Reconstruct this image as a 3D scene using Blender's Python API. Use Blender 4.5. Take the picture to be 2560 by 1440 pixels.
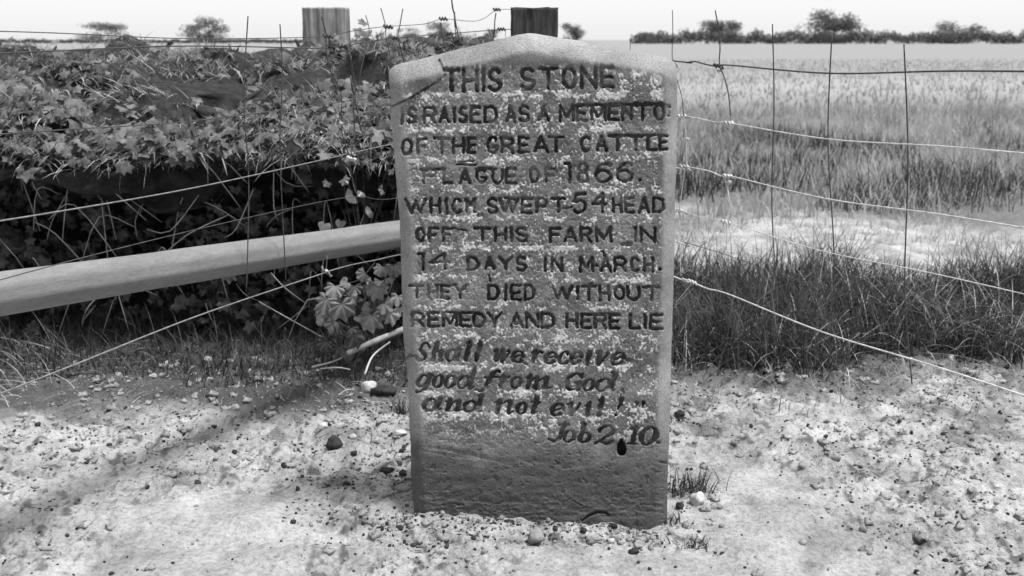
import bpy, math, random
import numpy as np

for o in list(bpy.data.objects):
    bpy.data.objects.remove(o)
S = bpy.context.scene
C = S.collection
R = math.radians
rng = np.random.default_rng(7)
random.seed(7)

# ------------------------------------------------------------------ camera
F = 2500.0                       # focal length in pixels of the 2560 px wide photograph
CAMH = 1.2
PITCH = math.atan(620 / F)
cd = bpy.data.cameras.new('camera'); cam = bpy.data.objects.new('camera', cd); C.objects.link(cam)
cd.sensor_width = 36; cd.lens = 36 * F / 2560; cd.clip_start = .05; cd.clip_end = 6000
cam.location = (0, 0, CAMH); cam.rotation_euler = (math.pi / 2 - PITCH, 0, 0)
cd.dof.use_dof = True; cd.dof.focus_distance = 2.45; cd.dof.aperture_fstop = 5.6
S.camera = cam
# ------------------------------------------------------------------ light
SUN_EL, SUN_AZ = 69, 116          # azimuth measured clockwise from +Y (camera looks to +Y)
w = bpy.data.worlds.new('World'); S.world = w; w.use_nodes = True
nt = w.node_tree; nt.nodes.clear()
sky = nt.nodes.new('ShaderNodeTexSky'); sky.sky_type = 'NISHITA'; sky.sun_disc = False
sky.sun_elevation = R(SUN_EL); sky.sun_rotation = R(SUN_AZ); sky.dust_density = 1.5; sky.air_density = 1.0; sky.ozone_density = 1
bw = nt.nodes.new('ShaderNodeRGBToBW'); bg = nt.nodes.new('ShaderNodeBackground'); wo = nt.nodes.new('ShaderNodeOutputWorld')
bg.inputs['Strength'].default_value = .05
veil = nt.nodes.new('ShaderNodeMix'); veil.data_type = 'FLOAT'; veil.inputs[0].default_value = .72; veil.inputs[3].default_value = 4.9   # thin even cloud over the clear sky
nt.links.new(sky.outputs[0], bw.inputs[0]); nt.links.new(bw.outputs[0], veil.inputs[2]); nt.links.new(veil.outputs[0], bg.inputs[0]); nt.links.new(bg.outputs[0], wo.inputs[0])
sl = bpy.data.lights.new('sun', 'SUN'); sl.energy = 1.5; sl.angle = R(12); sl.color = (1, 1, 1)
so = bpy.data.objects.new('sun', sl); C.objects.link(so)
so.rotation_euler = (R(90 - SUN_EL), 0, R(180 - SUN_AZ))
S.view_settings.view_transform = 'Standard'; S.view_settings.look = 'None'
S.view_settings.exposure = 2.08; S.view_settings.gamma = 1; S.view_settings.use_curve_mapping = False

# ------------------------------------------------------------------ helpers
_tab = np.random.default_rng(11).random((256, 256))
def vn(x, y, seed=0):
    x = np.asarray(x, float) + seed * 17.31; y = np.asarray(y, float) + seed * 9.77
    xi = np.floor(x).astype(int); yi = np.floor(y).astype(int); fx = x - xi; fy = y - yi
    fx = fx * fx * (3 - 2 * fx); fy = fy * fy * (3 - 2 * fy)
    a = _tab[xi & 255, yi & 255]; b = _tab[(xi + 1) & 255, yi & 255]
    c = _tab[xi & 255, (yi + 1) & 255]; d = _tab[(xi + 1) & 255, (yi + 1) & 255]
    return (a * (1 - fx) + b * fx) * (1 - fy) + (c * (1 - fx) + d * fx) * fy
def fbm(x, y, seed=0, oct=4, gain=.5):
    s = 0; a = 1; t = 0
    for k in range(oct):
        s = s + a * vn(x * 2 ** k, y * 2 ** k, seed + k * 3); t += a; a *= gain
    return s / t * 2 - 1                     # about -1..1
def sstep(a, b, x):
    t = np.clip((x - a) / (b - a), 0, 1); return t * t * (3 - 2 * t)

cp, sp = math.cos(PITCH), math.sin(PITCH)
def raydir(px, py):
    a = (np.asarray(px, float) - 1280) / F; b = -(np.asarray(py, float) - 720) / F
    return a, cp + b * sp, -sp + b * cp
def P(px, py, Y):
    """point of the place that the photograph shows at px, py and that stands Y metres away"""
    dx, dy, dz = raydir(px, py); t = Y / dy
    return np.stack([dx * t, np.broadcast_to(Y, np.shape(t)) * np.ones_like(t), CAMH + dz * t], -1)
def G(px, py, z=0.0):
    dx, dy, dz = raydir(px, py); t = (z - CAMH) / dz
    return float(dx * t), float(dy * t)

def mesh(name, v, quads=None, tris=None, smooth=True):
    me = bpy.data.meshes.new(name)
    v = np.asarray(v, np.float32).reshape(-1, 3)
    loops = []; starts = []; n = 0; polys = 0
    if quads is not None and len(quads):
        q = np.asarray(quads, np.int32); loops.append(q.ravel()); starts.append(n + np.arange(len(q)) * 4); n += q.size; polys += len(q)
    if tris is not None and len(tris):
        q = np.asarray(tris, np.int32); loops.append(q.ravel()); starts.append(n + np.arange(len(q)) * 3); n += q.size; polys += len(q)
    me.vertices.add(len(v)); me.vertices.foreach_set('co', v.ravel())
    me.loops.add(n); me.loops.foreach_set('vertex_index', np.concatenate(loops).astype(np.int32))
    me.polygons.add(polys); me.polygons.foreach_set('loop_start', np.concatenate(starts).astype(np.int32))
    if smooth: me.polygons.foreach_set('use_smooth', np.ones(polys, bool))
    me.update(calc_edges=True); me.validate()
    return me
def attr(me, name, vals):
    a = me.attributes.new(name, 'FLOAT', 'POINT'); a.data.foreach_set('value', np.asarray(vals, np.float32).ravel())
def link(name, me, mat, parent=None, loc=(0, 0, 0)):
    o = bpy.data.objects.new(name, me); C.objects.link(o)
    if mat and me is not None and not me.materials: me.materials.append(mat)
    if parent is not None: o.parent = parent
    o.location = loc
    return o
def tag(o, label=None, cat=None, group=None, kind=None):
    if label: o['label'] = label
    if cat: o['category'] = cat
    if group: o['group'] = group
    if kind: o['kind'] = kind
    return o
def empty(name, loc=(0, 0, 0)):
    o = bpy.data.objects.new(name, None); C.objects.link(o); o.location = loc; o.empty_display_size = .1
    return o
def grid_quads(nr, nc):
    i = np.arange(nr - 1)[:, None] * nc + np.arange(nc - 1)[None, :]
    return np.stack([i, i + 1, i + nc + 1, i + nc], -1).reshape(-1, 4)

def material(name, lo, hi, scale=8, rough=.9, bump=0.0, bscale=60, detail=6, spec=.2, contrast=(.35, .65), stretch=None, attrs=(), translucent=0, bdist=.01, speck=None):
    """grey mottled surface; attrs: (attribute, value, strength) mixes towards a value"""
    m = bpy.data.materials.new(name); m.use_nodes = True; t = m.node_tree; N = t.nodes; L = t.links
    b = N['Principled BSDF']; b.inputs['Roughness'].default_value = rough; b.inputs['Specular IOR Level'].default_value = spec
    tc = N.new('ShaderNodeTexCoord'); src = tc.outputs['Object']
    if stretch:
        mp = N.new('ShaderNodeMapping'); mp.inputs['Scale'].default_value = stretch; L.new(src, mp.inputs[0]); src = mp.outputs[0]
    n1 = N.new('ShaderNodeTexNoise'); n1.inputs['Scale'].default_value = scale; n1.inputs['Detail'].default_value = detail; n1.inputs['Roughness'].default_value = .65
    L.new(src, n1.inputs['Vector'])
    r = N.new('ShaderNodeMapRange'); r.inputs[1].default_value = contrast[0]; r.inputs[2].default_value = contrast[1]
    r.inputs[3].default_value = lo; r.inputs[4].default_value = hi; L.new(n1.outputs[0], r.inputs[0])
    out = r.outputs[0]
    for (an, val, st) in attrs:
        a = N.new('ShaderNodeAttribute'); a.attribute_name = an
        ml = N.new('ShaderNodeMath'); ml.operation = 'MULTIPLY'; ml.use_clamp = True; ml.inputs[1].default_value = st; L.new(a.outputs['Fac'], ml.inputs[0])
        mx = N.new('ShaderNodeMix'); mx.data_type = 'FLOAT'; L.new(ml.outputs[0], mx.inputs[0]); L.new(out, mx.inputs[2]); mx.inputs[3].default_value = val
        out = mx.outputs[0]
    if speck:                                  # speck: (scale, lowest factor, highest factor, from, to)
        n3 = N.new('ShaderNodeTexNoise'); n3.inputs['Scale'].default_value = speck[0]; n3.inputs['Detail'].default_value = 4; n3.inputs['Roughness'].default_value = .75
        L.new(src, n3.inputs['Vector']); r3 = N.new('ShaderNodeMapRange'); r3.inputs[1].default_value = speck[3]; r3.inputs[2].default_value = speck[4]
        r3.inputs[3].default_value = speck[1]; r3.inputs[4].default_value = speck[2]; L.new(n3.outputs[0], r3.inputs[0])
        mu = N.new('ShaderNodeMath'); mu.operation = 'MULTIPLY'; L.new(out, mu.inputs[0]); L.new(r3.outputs[0], mu.inputs[1]); out = mu.outputs[0]
    cb = N.new('ShaderNodeCombineColor')
    for k in range(3): L.new(out, cb.inputs[k])
    L.new(cb.outputs[0], b.inputs['Base Color'])
    if bump:
        n2 = N.new('ShaderNodeTexNoise'); n2.inputs['Scale'].default_value = bscale; n2.inputs['Detail'].default_value = 8; n2.inputs['Roughness'].default_value = .7
        L.new(src, n2.inputs['Vector'])
        bp = N.new('ShaderNodeBump'); bp.inputs['Strength'].default_value = bump; bp.inputs['Distance'].default_value = bdist
        L.new(n2.outputs[0], bp.inputs['Height']); L.new(bp.outputs[0], b.inputs['Normal'])
    if translucent:
        tr = N.new('ShaderNodeBsdfTranslucent'); L.new(cb.outputs[0], tr.inputs[0])
        ms = N.new('ShaderNodeMixShader'); ms.inputs[0].default_value = translucent
        L.new(b.outputs[0], ms.inputs[1]); L.new(tr.outputs[0], ms.inputs[2]); L.new(ms.outputs[0], N['Material Output'].inputs[0])
    return m

M = {}
M['stone'] = material('weathered_stone', .13, .29, scale=7, rough=.95, bump=.6, bscale=240, bdist=.004, contrast=(.3, .7), speck=(230, .62, 1.45, .3, .7),
                      attrs=[('damp_shade', .050, 1), ('crust', .42, 1), ('grime', .03, 1)])
M['soil'] = material('sandy_soil', .23, .47, scale=5, rough=1, bump=.9, bscale=70, bdist=.02, contrast=(.3, .65), spec=.05, speck=(75, .68, 1.12, .34, .56),
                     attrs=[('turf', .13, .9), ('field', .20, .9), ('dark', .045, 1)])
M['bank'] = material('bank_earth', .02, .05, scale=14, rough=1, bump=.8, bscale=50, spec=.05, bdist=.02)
M['straw'] = material('matted_grass', .16, .5, scale=5, rough=.8, translucent=.25, contrast=(.35, .62))
M['grass'] = material('dark_grass', .018, .07, scale=7, rough=.65, translucent=.25)
M['grassmid'] = material('meadow_grass', .17, .42, scale=.6, rough=.8, translucent=.3)
M['drystem'] = material('dry_stem', .2, .42, scale=20, rough=.8)
M['leaf'] = material('leaf', .12, .30, scale=25, rough=.55, translucent=.2, spec=.35)
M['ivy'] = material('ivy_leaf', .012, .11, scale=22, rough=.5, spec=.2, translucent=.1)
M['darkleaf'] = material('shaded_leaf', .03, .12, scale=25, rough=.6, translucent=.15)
M['dullwire'] = material('dull_wire', .08, .2, scale=60, rough=.6, spec=.5)
M['midleaf'] = material('bank_leaf', .025, .17, scale=18, rough=.6, spec=.3, translucent=.15)
M['ivypale'] = material('pale_ivy_leaf', .05, .15, scale=30, rough=.4, spec=.5)
M['rail'] = material('smooth_timber', .15, .19, scale=6, rough=.6, bump=.35, bscale=60, stretch=(1, 1, 4), speck=(50, .85, 1.1, .35, .65), bdist=.004)
M['darkpost'] = material('dark_timber', .012, .075, scale=16, rough=.9, bump=1, bscale=36, stretch=(3, 3, .5), bdist=.012)
M['palepost'] = material('pale_timber', .09, .34, scale=18, rough=.9, bump=.8, bscale=30, stretch=(3, 3, .12), bdist=.01)
M['wire'] = material('galvanised_wire', .3, .6, scale=60, rough=.45, spec=.6)
M['rustwire'] = material('rusty_wire', .03, .08, scale=60, rough=.8)
M['stick'] = material('stick_bark', .2, .34, scale=30, rough=.9, bump=.5, bscale=120, bdist=.003)
M['pale'] = material('pale_flint', .3, .48, scale=40, rough=.7, bump=.4, bscale=80)
M['mid'] = material('soil_clod', .16, .32, scale=40, rough=1, bump=.8, bscale=120)
M['darkst'] = material('dark_flint', .012, .04, scale=40, rough=.8, bump=.5, bscale=100)
M['tree'] = material('far_foliage', .07, .15, scale=.5, rough=.9, translucent=.3)
M['bark'] = material('tree_bark', .05, .1, scale=4, rough=1)

# ------------------------------------------------------------------ ground (one sheet, finer near the stone)
def soil_h(X, Y):
    X = np.asarray(X, float); Y = np.asarray(Y, float)
    near = 1 - sstep(12, 40, Y)
    h = .022 * fbm(X * 1.6, Y * 1.6, 1, 3) + .022 * fbm(X * 7, Y * 7, 2, 4, .6)
    rough = sstep(-.35, .35, fbm(X * 2.3 + 3, Y * 2.3, 5, 2) + .6 * sstep(2.5, 2.9, Y) + .5 * np.exp(-((Y - 2.3) / .12) ** 2) * (X > -.4) * (X < .5))
    h = h + rough * (.026 * fbm(X * 19, Y * 19, 3, 3, .6) - .016 * np.clip(fbm(X * 45, Y * 45, 4, 2) - .2, 0, 1)) 
    h = h * near + near * .010 * np.abs(fbm(X * 4.5 + 5, Y * 6, 9, 2)) 
    # flat where the stone was set, soil banked a little against its foot
    d = np.hypot(np.clip(np.abs(X - .065) - .30, 0, 9), np.clip(np.abs(Y - 2.39) - .06, 0, 9))
    k = np.exp(-(d / .09) ** 2)
    h = h * (1 - .5 * k) + .010 * k + .022 * k * fbm(X * 13, Y * 13, 6, 3)
    h = h + k * (.004 - .020 * sstep(.0, .40, X)) 
    h = h + .010 * np.exp(-(((X + .27) / .10) ** 2 + ((Y - 2.36) / .16) ** 2))
    h = h + .6 * sstep(40, 150, Y) + sstep(9, 14, Y) * .12 * fbm(X * .25, Y * .25, 8, 2) * near
    return h
def build_ground():
    py = np.concatenate([np.arange(1560, 230, -2.3), np.arange(230, 110, -2.5)])
    Yr = np.array([G(1280, p)[1] for p in py]); Yr = Yr[Yr > 1.7]
    far = np.geomspace(Yr[-1] * 1.05, 5000, 60)
    back = np.array([-40, -15, -6, -2.5, -.5, .5, 1.1, 1.5])
    Yr = np.concatenate([back, Yr, far])
    t = np.concatenate([-np.geomspace(2.2, .62, 40)[:-1], np.linspace(-.62, .62, 520), np.geomspace(.62, 2.2, 40)[1:]])
    W = np.where(Yr > 1.7, Yr, 1.7 + (1.7 - Yr) * 1.5)
    X = t[None, :] * W[:, None]; Y = np.repeat(Yr[:, None], len(t), 1)
    Z = soil_h(X, Y)
    turf = sstep(3.3, 3.7, Y + .35 * fbm(X * 2, Y * 2, 21, 2)) * (1 - sstep(4.5, 4.9, Y + .5 * fbm(X * 1.3, Y, 22, 2))) * sstep(.1, .5, X)
    turf = np.maximum(turf, sstep(6.4, 7.4, Y + 1.2 * fbm(X * .9, Y * .9, 23, 2)) * (1 - sstep(14, 30, Y)))
    field = sstep(9, 45, Y + 3 * fbm(X * .3, Y * .2, 24, 2))
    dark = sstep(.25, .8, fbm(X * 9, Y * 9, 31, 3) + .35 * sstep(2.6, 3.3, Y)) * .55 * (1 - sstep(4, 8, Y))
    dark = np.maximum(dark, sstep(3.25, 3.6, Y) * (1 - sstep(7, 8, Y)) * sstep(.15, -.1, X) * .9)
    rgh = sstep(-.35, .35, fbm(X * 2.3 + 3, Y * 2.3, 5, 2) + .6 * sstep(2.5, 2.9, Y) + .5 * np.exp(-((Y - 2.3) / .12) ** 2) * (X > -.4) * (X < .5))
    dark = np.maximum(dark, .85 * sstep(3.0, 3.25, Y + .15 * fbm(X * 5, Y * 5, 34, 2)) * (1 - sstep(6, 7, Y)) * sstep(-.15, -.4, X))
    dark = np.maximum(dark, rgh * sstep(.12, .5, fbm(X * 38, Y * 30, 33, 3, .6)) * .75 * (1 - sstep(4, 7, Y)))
    me = mesh('ground', np.stack([X, Y, Z], -1), grid_quads(len(Yr), len(t)))
    me.flip_normals() if me.polygons[0].normal.z < 0 else None
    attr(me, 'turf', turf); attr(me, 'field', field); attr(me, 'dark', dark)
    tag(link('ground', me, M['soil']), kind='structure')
build_ground()

# ------------------------------------------------------------------ the inscribed stone
Y0 = G(1345, 1312)[1]
PX = Y0 * .9706 / F * 1.0         # metres per photograph pixel on the face, near enough
Lx = np.array([(160, 973), (180, 971), (205, 972), (255, 978), (290, 976), (380, 985), (430, 989), (520, 996), (560, 1000), (700, 1004), (850, 1009), (930, 1018), (1000, 1022), (1100, 1026), (1200, 1028), (1290, 1036), (1480, 1044)], float)
Rx = np.array([(150, 1690), (172, 1693), (300, 1693), (420, 1690), (500, 1688), (690, 1684), (800, 1681), (950, 1677), (1100, 1673), (1200, 1669), (1330, 1667), (1480, 1662)], float)
Tp = np.array([(965, 184), (975, 173), (985, 164), (1000, 158), (1060, 145), (1120, 129), (1170, 117), (1240, 101), (1270, 92), (1295, 86), (1322, 83), (1350, 85), (1380, 91), (1400, 95), (1450, 102), (1500, 111), (1550, 120), (1600, 130), (1640, 138), (1668, 144), (1682, 150), (1689, 157), (1695, 172)], float)
X0r, Y0r, WR, HR = 960, 70, 750, 1420
yy, xx = np.mgrid[0:HR, 0:WR].astype(float); xx += X0r; yy += Y0r
CUT = np.zeros((HR, WR))
def seg(x0, y0, w0, x1, y1, w1, depth, arr=CUT, soft=.55):
    m = max(w0, w1) + 3
    a = int(max(0, min(x0, x1) - m - X0r)); b = int(min(WR, max(x0, x1) + m - X0r + 1))
    c = int(max(0, min(y0, y1) - m - Y0r)); d = int(min(HR, max(y0, y1) + m - Y0r + 1))
    if b <= a or d <= c: return
    gx = xx[c:d, a:b]; gy = yy[c:d, a:b]; dx = x1 - x0; dy = y1 - y0; q = dx * dx + dy * dy + 1e-9
    t = np.clip(((gx - x0) * dx + (gy - y0) * dy) / q, 0, 1)
    dist = np.hypot(gx - x0 - t * dx, gy - y0 - t * dy); hw = w0 + (w1 - w0) * t
    v = depth * np.clip((hw + .6 - dist) / (soft * hw + .6), 0, 1)
    v = np.where(v > 0, depth * sstep(0, 1, v / depth), 0)
    arr[c:d, a:b] = np.maximum(arr[c:d, a:b], v)
def poly(pts, w, depth, arr=CUT, soft=.55):
    for p, q in zip(pts[:-1], pts[1:]):
        seg(p[0], p[1], p[2] if len(p) > 2 else w, q[0], q[1], q[2] if len(q) > 2 else w, depth, arr, soft)
def arc(cx, cy, rx, ry, a0, a1, n=14, thick=None, thin=None):
    o = []
    for k in range(n + 1):
        a = R(a0 + (a1 - a0) * k / n)
        p = (cx + rx * math.cos(a), cy - ry * math.sin(a))
        if thick: p = p + (thin + (thick - thin) * abs(math.cos(a)) ** 1.3,)
        o.append(p)
    return o
CAPS = {
 'I': [[(.5, 0), (.5, 1)]],
 'T': [[(0, 0), (1, 0)], [(.5, 0), (.5, 1)]],
 'H': [[(0, 0), (0, 1)], [(1, 0), (1, 1)], [(0, .5), (1, .5)]],
 'E': [[(1, 0), (0, 0), (0, 1), (1, 1)], [(0, .5), (.85, .5)]],
 'F': [[(1, 0), (0, 0), (0, 1)], [(0, .5), (.8, .5)]],
 'L': [[(0, 0), (0, 1), (1, 1)]],
 'N': [[(0, 1), (0, 0), (1, 1), (1, 0)]],
 'M': [[(0, 1), (0, 0), (.5, .8), (1, 0), (1, 1)]],
 'A': [[(0, 1), (.5, 0), (1, 1)], [(.2, .7), (.8, .7)]],
 'Y': [[(0, 0), (.5, .52), (1, 0)], [(.5, .52), (.5, 1)]],
 'W': [[(0, 0), (.27, 1), (.5, .15), (.73, 1), (1, 0)]],
 'U': [[(0, 0), (0, .6)] + arc(.5, .6, .5, .4, 180, 360, 10) + [(1, 0)]],
 'O': [arc(.5, .5, .5, .5, 0, 360, 22)],
 'C': [arc(.5, .5, .5, .5, 45, 315, 16)],
 'G': [arc(.5, .5, .5, .5, 50, 330, 16) + [(.95, .62), (.6, .62)]],
 'D': [[(0, 0), (0, 1), (.45, 1)] + arc(.45, .5, .55, .5, -90, 90, 12) + [(0, 0)]],
 'P': [[(0, 1), (0, 0), (.55, 0)] + arc(.6, .27, .4, .27, 90, -90, 8) + [(0, .54)]],
 'R': [[(0, 1), (0, 0), (.55, 0)] + arc(.6, .26, .38, .26, 90, -90, 8) + [(0, .52)], [(.5, .52), (1, 1)]],
 'S': [arc(.5, .26, .46, .26, 35, 230, 12) + [(.75, .58)] + arc(.5, .74, .48, .26, 30, -155, 12)],
 '1': [[(0, .02), (.7, .02), (.7, 1)]],
 '4': [[(.75, 1), (.75, 0), (0, .55), (1, .55)]],
 '5': [[(.95, 0), (.2, .04), (.12, .42)] + arc(.48, .68, .48, .32, 130, -140, 14)],
 '8': [arc(.5, .25, .36, .25, -90, 270, 18), arc(.5, .75, .48, .25, 90, 450, 18)],
 '6': [[(1.0, .12), (.75, .0), (.35, .08), (.1, .4), (.02, .7)] + arc(.5, .7, .48, .3, 180, 510, 22)],
}
WC = 5.0
def cap(ch, x0, x1, y0, y1, d=1.0, w=WC, stem=None):
    if ch in 'I': x0, x1 = (x0 + x1) / 2 - .1, (x0 + x1) / 2 + .1
    else: x0 += w * .75; x1 -= w * .75
    y0 += w * .55; y1 -= w * .45
    if ch == 'T' and stem: st = (stem - x0) / (x1 - x0); ps = [[(0, 0), (1, 0)], [(st, 0), (st, 1)]]
    else: ps = CAPS[ch]
    dep = d * random.uniform(.9, 1.1)
    for p in ps:
        poly([(x0 + a * (x1 - x0) + random.uniform(-.4, .4), y0 + b * (y1 - y0) + random.uniform(-.4, .4)) for a, b in p], w, dep)
LINES = [
 (5.6, [('T', 1108, 1151, 172, 230, 1.1, 1129), ('H', 1155, 1196, 172, 230), ('I', 1204, 1213, 171, 229), ('S', 1219, 1257, 171, 228), ('S', 1299, 1339, 169, 225), ('T', 1345, 1395, 168, 223), ('O', 1403, 1442, 167, 221), ('N', 1450, 1494, 165, 222), ('E', 1499, 1536, 165, 219)]),
 (4.6, [('I', 1001, 1010, 268, 312, .8), ('S', 1016, 1043, 268, 309, .8), ('R', 1057, 1092, 267, 308, .75), ('A', 1097, 1125, 267, 307), ('I', 1131, 1140, 266, 308), ('S', 1146, 1170, 265, 308), ('E', 1174, 1203, 265, 307), ('D', 1209, 1245, 265, 307), ('A', 1262, 1292, 264, 306, .7), ('S', 1296, 1325, 263, 305), ('A', 1343, 1374, 263, 302), ('M', 1397, 1436, 262, 303), ('E', 1440, 1469, 262, 302), ('M', 1475, 1516, 261, 302), ('E', 1519, 1549, 261, 301), ('N', 1553, 1582, 260, 301), ('T', 1583, 1631, 260, 301, 1), ('O', 1634, 1663, 259, 300)]),
 (4.7, [('O', 1002, 1032, 346, 387), ('F', 1041, 1067, 345, 386, .7), ('T', 1083, 1126, 343, 385), ('H', 1130, 1163, 343, 384), ('E', 1167, 1191, 343, 384), ('G', 1216, 1248, 342, 384, 1.15), ('R', 1251, 1286, 342, 383), ('E', 1294, 1324, 342, 382, 1.1), ('A', 1333, 1372, 340, 381), ('T', 1370, 1411, 340, 380), ('C', 1450, 1480, 339, 379), ('A', 1489, 1519, 338, 378), ('T', 1521, 1566, 337, 376, .9), ('T', 1568, 1610, 337, 376, .9), ('L', 1616, 1644, 337, 376), ('E', 1646, 1671, 336, 375)]),
 (4.4, [('P', 1056, 1092, 419, 460, .5), ('L', 1105, 1132, 420, 461, .5), ('A', 1147, 1178, 421, 460, .8), ('G', 1188, 1220, 420, 459), ('U', 1228, 1259, 420, 459, .9), ('E', 1262, 1292, 419, 458), ('O', 1322, 1348, 419, 457, .75), ('F', 1361, 1390, 419, 456, .6)]),
 (4.6, [('1', 1409, 1433, 405, 457), ('8', 1441, 1474, 405, 457, .75), ('6', 1484, 1531, 405, 456), ('6', 1538, 1583, 404, 456)]),
 (4.3, [('W', 1012, 1068, 495, 534, .9), ('H', 1074, 1102, 494, 533), ('I', 1112, 1121, 495, 534, .85), ('C', 1129, 1158, 495, 533), ('H', 1163, 1189, 494, 531, .5), ('S', 1216, 1246, 494, 533), ('W', 1247, 1297, 494, 533, .8), ('E', 1302, 1333, 494, 533), ('P', 1339, 1371, 494, 532), ('T', 1376, 1416, 494, 532), ('H', 1530, 1556, 493, 532, .85), ('E', 1560, 1587, 493, 532), ('A', 1594, 1625, 493, 532, .9), ('D', 1630, 1662, 492, 531)]),
 (4.5, [('5', 1428, 1468, 481, 533, .95), ('4', 1478, 1518, 481, 532, 1.15)]),
 (4.3, [('O', 1039, 1064, 569, 604, .85), ('F', 1070, 1097, 568, 604, .85), ('F', 1104, 1133, 568, 604, .85), ('T', 1183, 1228, 568, 604), ('H', 1235, 1267, 567, 604), ('I', 1274, 1283, 567, 604), ('S', 1288, 1321, 567, 604), ('F', 1372, 1404, 568, 605), ('A', 1409, 1443, 567, 605), ('R', 1448, 1480, 567, 605), ('M', 1488, 1530, 567, 606, .85), ('I', 1584, 1593, 567, 606), ('N', 1599, 1640, 566, 606)]),
 (4.3, [('1', 1043, 1066, 631, 675), ('4', 1072, 1127, 631, 675, .9), ('D', 1167, 1198, 641, 676), ('A', 1210, 1239, 641, 674), ('Y', 1244, 1284, 640, 676, .85), ('S', 1289, 1318, 640, 677), ('I', 1359, 1368, 641, 678), ('N', 1377, 1408, 641, 679), ('M', 1448, 1484, 641, 679), ('A', 1499, 1530, 638, 679), ('R', 1534, 1568, 642, 679), ('C', 1575, 1602, 642, 680, .85), ('H', 1607, 1634, 642, 680)]),
 (4.3, [('T', 1024, 1060, 712, 746, .85), ('H', 1067, 1095, 711, 746, .75), ('E', 1100, 1126, 711, 746), ('Y', 1130, 1171, 710, 746, .8), ('D', 1218, 1249, 711, 749, 1.1), ('I', 1260, 1269, 711, 750), ('E', 1275, 1304, 711, 750, 1.05), ('D', 1309, 1338, 711, 750, 1.1), ('W', 1378, 1433, 713, 748, .8), ('I', 1440, 1448, 713, 749), ('T', 1451, 1493, 713, 750, .85), ('H', 1497, 1525, 713, 751), ('O', 1534, 1563, 713, 750), ('U', 1566, 1600, 714, 751), ('T', 1605, 1653, 714, 752)]),
 (4.5, [('R', 1028, 1063, 779, 817, .9), ('E', 1069, 1100, 779, 817), ('M', 1104, 1145, 779, 817, .9), ('E', 1148, 1180, 779, 817, 1.1), ('D', 1182, 1214, 780, 817, 1.1), ('Y', 1216, 1257, 780, 818), ('A', 1274, 1309, 781, 820), ('N', 1313, 1348, 781, 820), ('D', 1351, 1388, 781, 820, 1.05), ('H', 1413, 1446, 782, 821), ('E', 1451, 1480, 783, 821), ('R', 1484, 1517, 783, 821), ('E', 1521, 1552, 783, 822), ('L', 1572, 1602, 784, 823), ('I', 1608, 1617, 784, 823), ('E', 1623, 1658, 784, 824, 1.05)]),
]
for wdt, row in LINES:
    for it in row:
        ch, x0, x1, y0, y1 = it[:5]; d = it[5] if len(it) > 5 else 1.0; st = it[6] if len(it) > 6 else None
        cap(ch, x0, x1, y0, y1, d, wdt, st)
# full stops and merged or broken strokes of the worn lines
for (x, y, w_, d) in [(1600, 450, 4.5, 1), (1650, 673, 4.5, 1), (1556, 975, 4.5, 1.1), (1591, 1007, 5, 1.1), (1609, 1007, 5, 1.1), (1645, 1107, 5.5, 1.1), (1492, 663, 6, .9)]:
    seg(x - .5, y, w_, x + .5, y, w_, d)
poly([(1556, 975, 4), (1560, 981, 3), (1552, 988, 1.5)], 3, .9)
poly([(1591, 1007, 4), (1586, 1020, 1.5)], 3, .7); poly([(1609, 1007, 4), (1604, 1020, 1.5)], 3, .7)
poly([(1436, 264), (1500, 262), (1560, 260), (1630, 259), (1655, 258), (1672, 268)], 4.2, 1.0)
poly([(1655, 262), (1668, 275), (1670, 290)], 6, .6)
poly([(1053, 424), (1110, 423)], 5, 1.0); poly([(1072, 441), (1088, 440)], 3.5, .8); poly([(1110, 457), (1131, 456)], 3.5, .9)
poly([(1143, 412), (1190, 412)], 2.6, .9); poly([(1524, 338), (1606, 338)], 4.2, 1); poly([(1608, 338), (1668, 338)], 3.6, .8)
poly([(1190, 422), (1240, 422)], 4, .9); poly([(1130, 569), (1152, 574), (1166, 576)], 2.5, .8)
poly([(1163, 497), (1175, 508), (1187, 497)], 5, .9); poly([(1196, 537), (1206, 537)], 4, .8)
poly([(1090, 712), (1140, 712)], 3, .9); poly([(1108, 781), (1145, 781)], 3.2, .9)
poly([(1456, 784), (1550, 784)], 3, .8); poly([(1506, 627, 3), (1512, 640, 4)], 4, .8); poly([(1222, 688, 2), (1226, 700, 5)], 4, .8)
poly([(1474, 712, 3), (1480, 706, 4)], 4, .8); poly([(1430, 517), (1410, 520)], 3.4, .8); poly([(1556, 612, 6), (1576, 609, 7)], 6, .7)
poly([(1150, 405), (1185, 402)], 2, .5); poly([(1262, 494), (1295, 500)], 4, .7)
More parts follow.
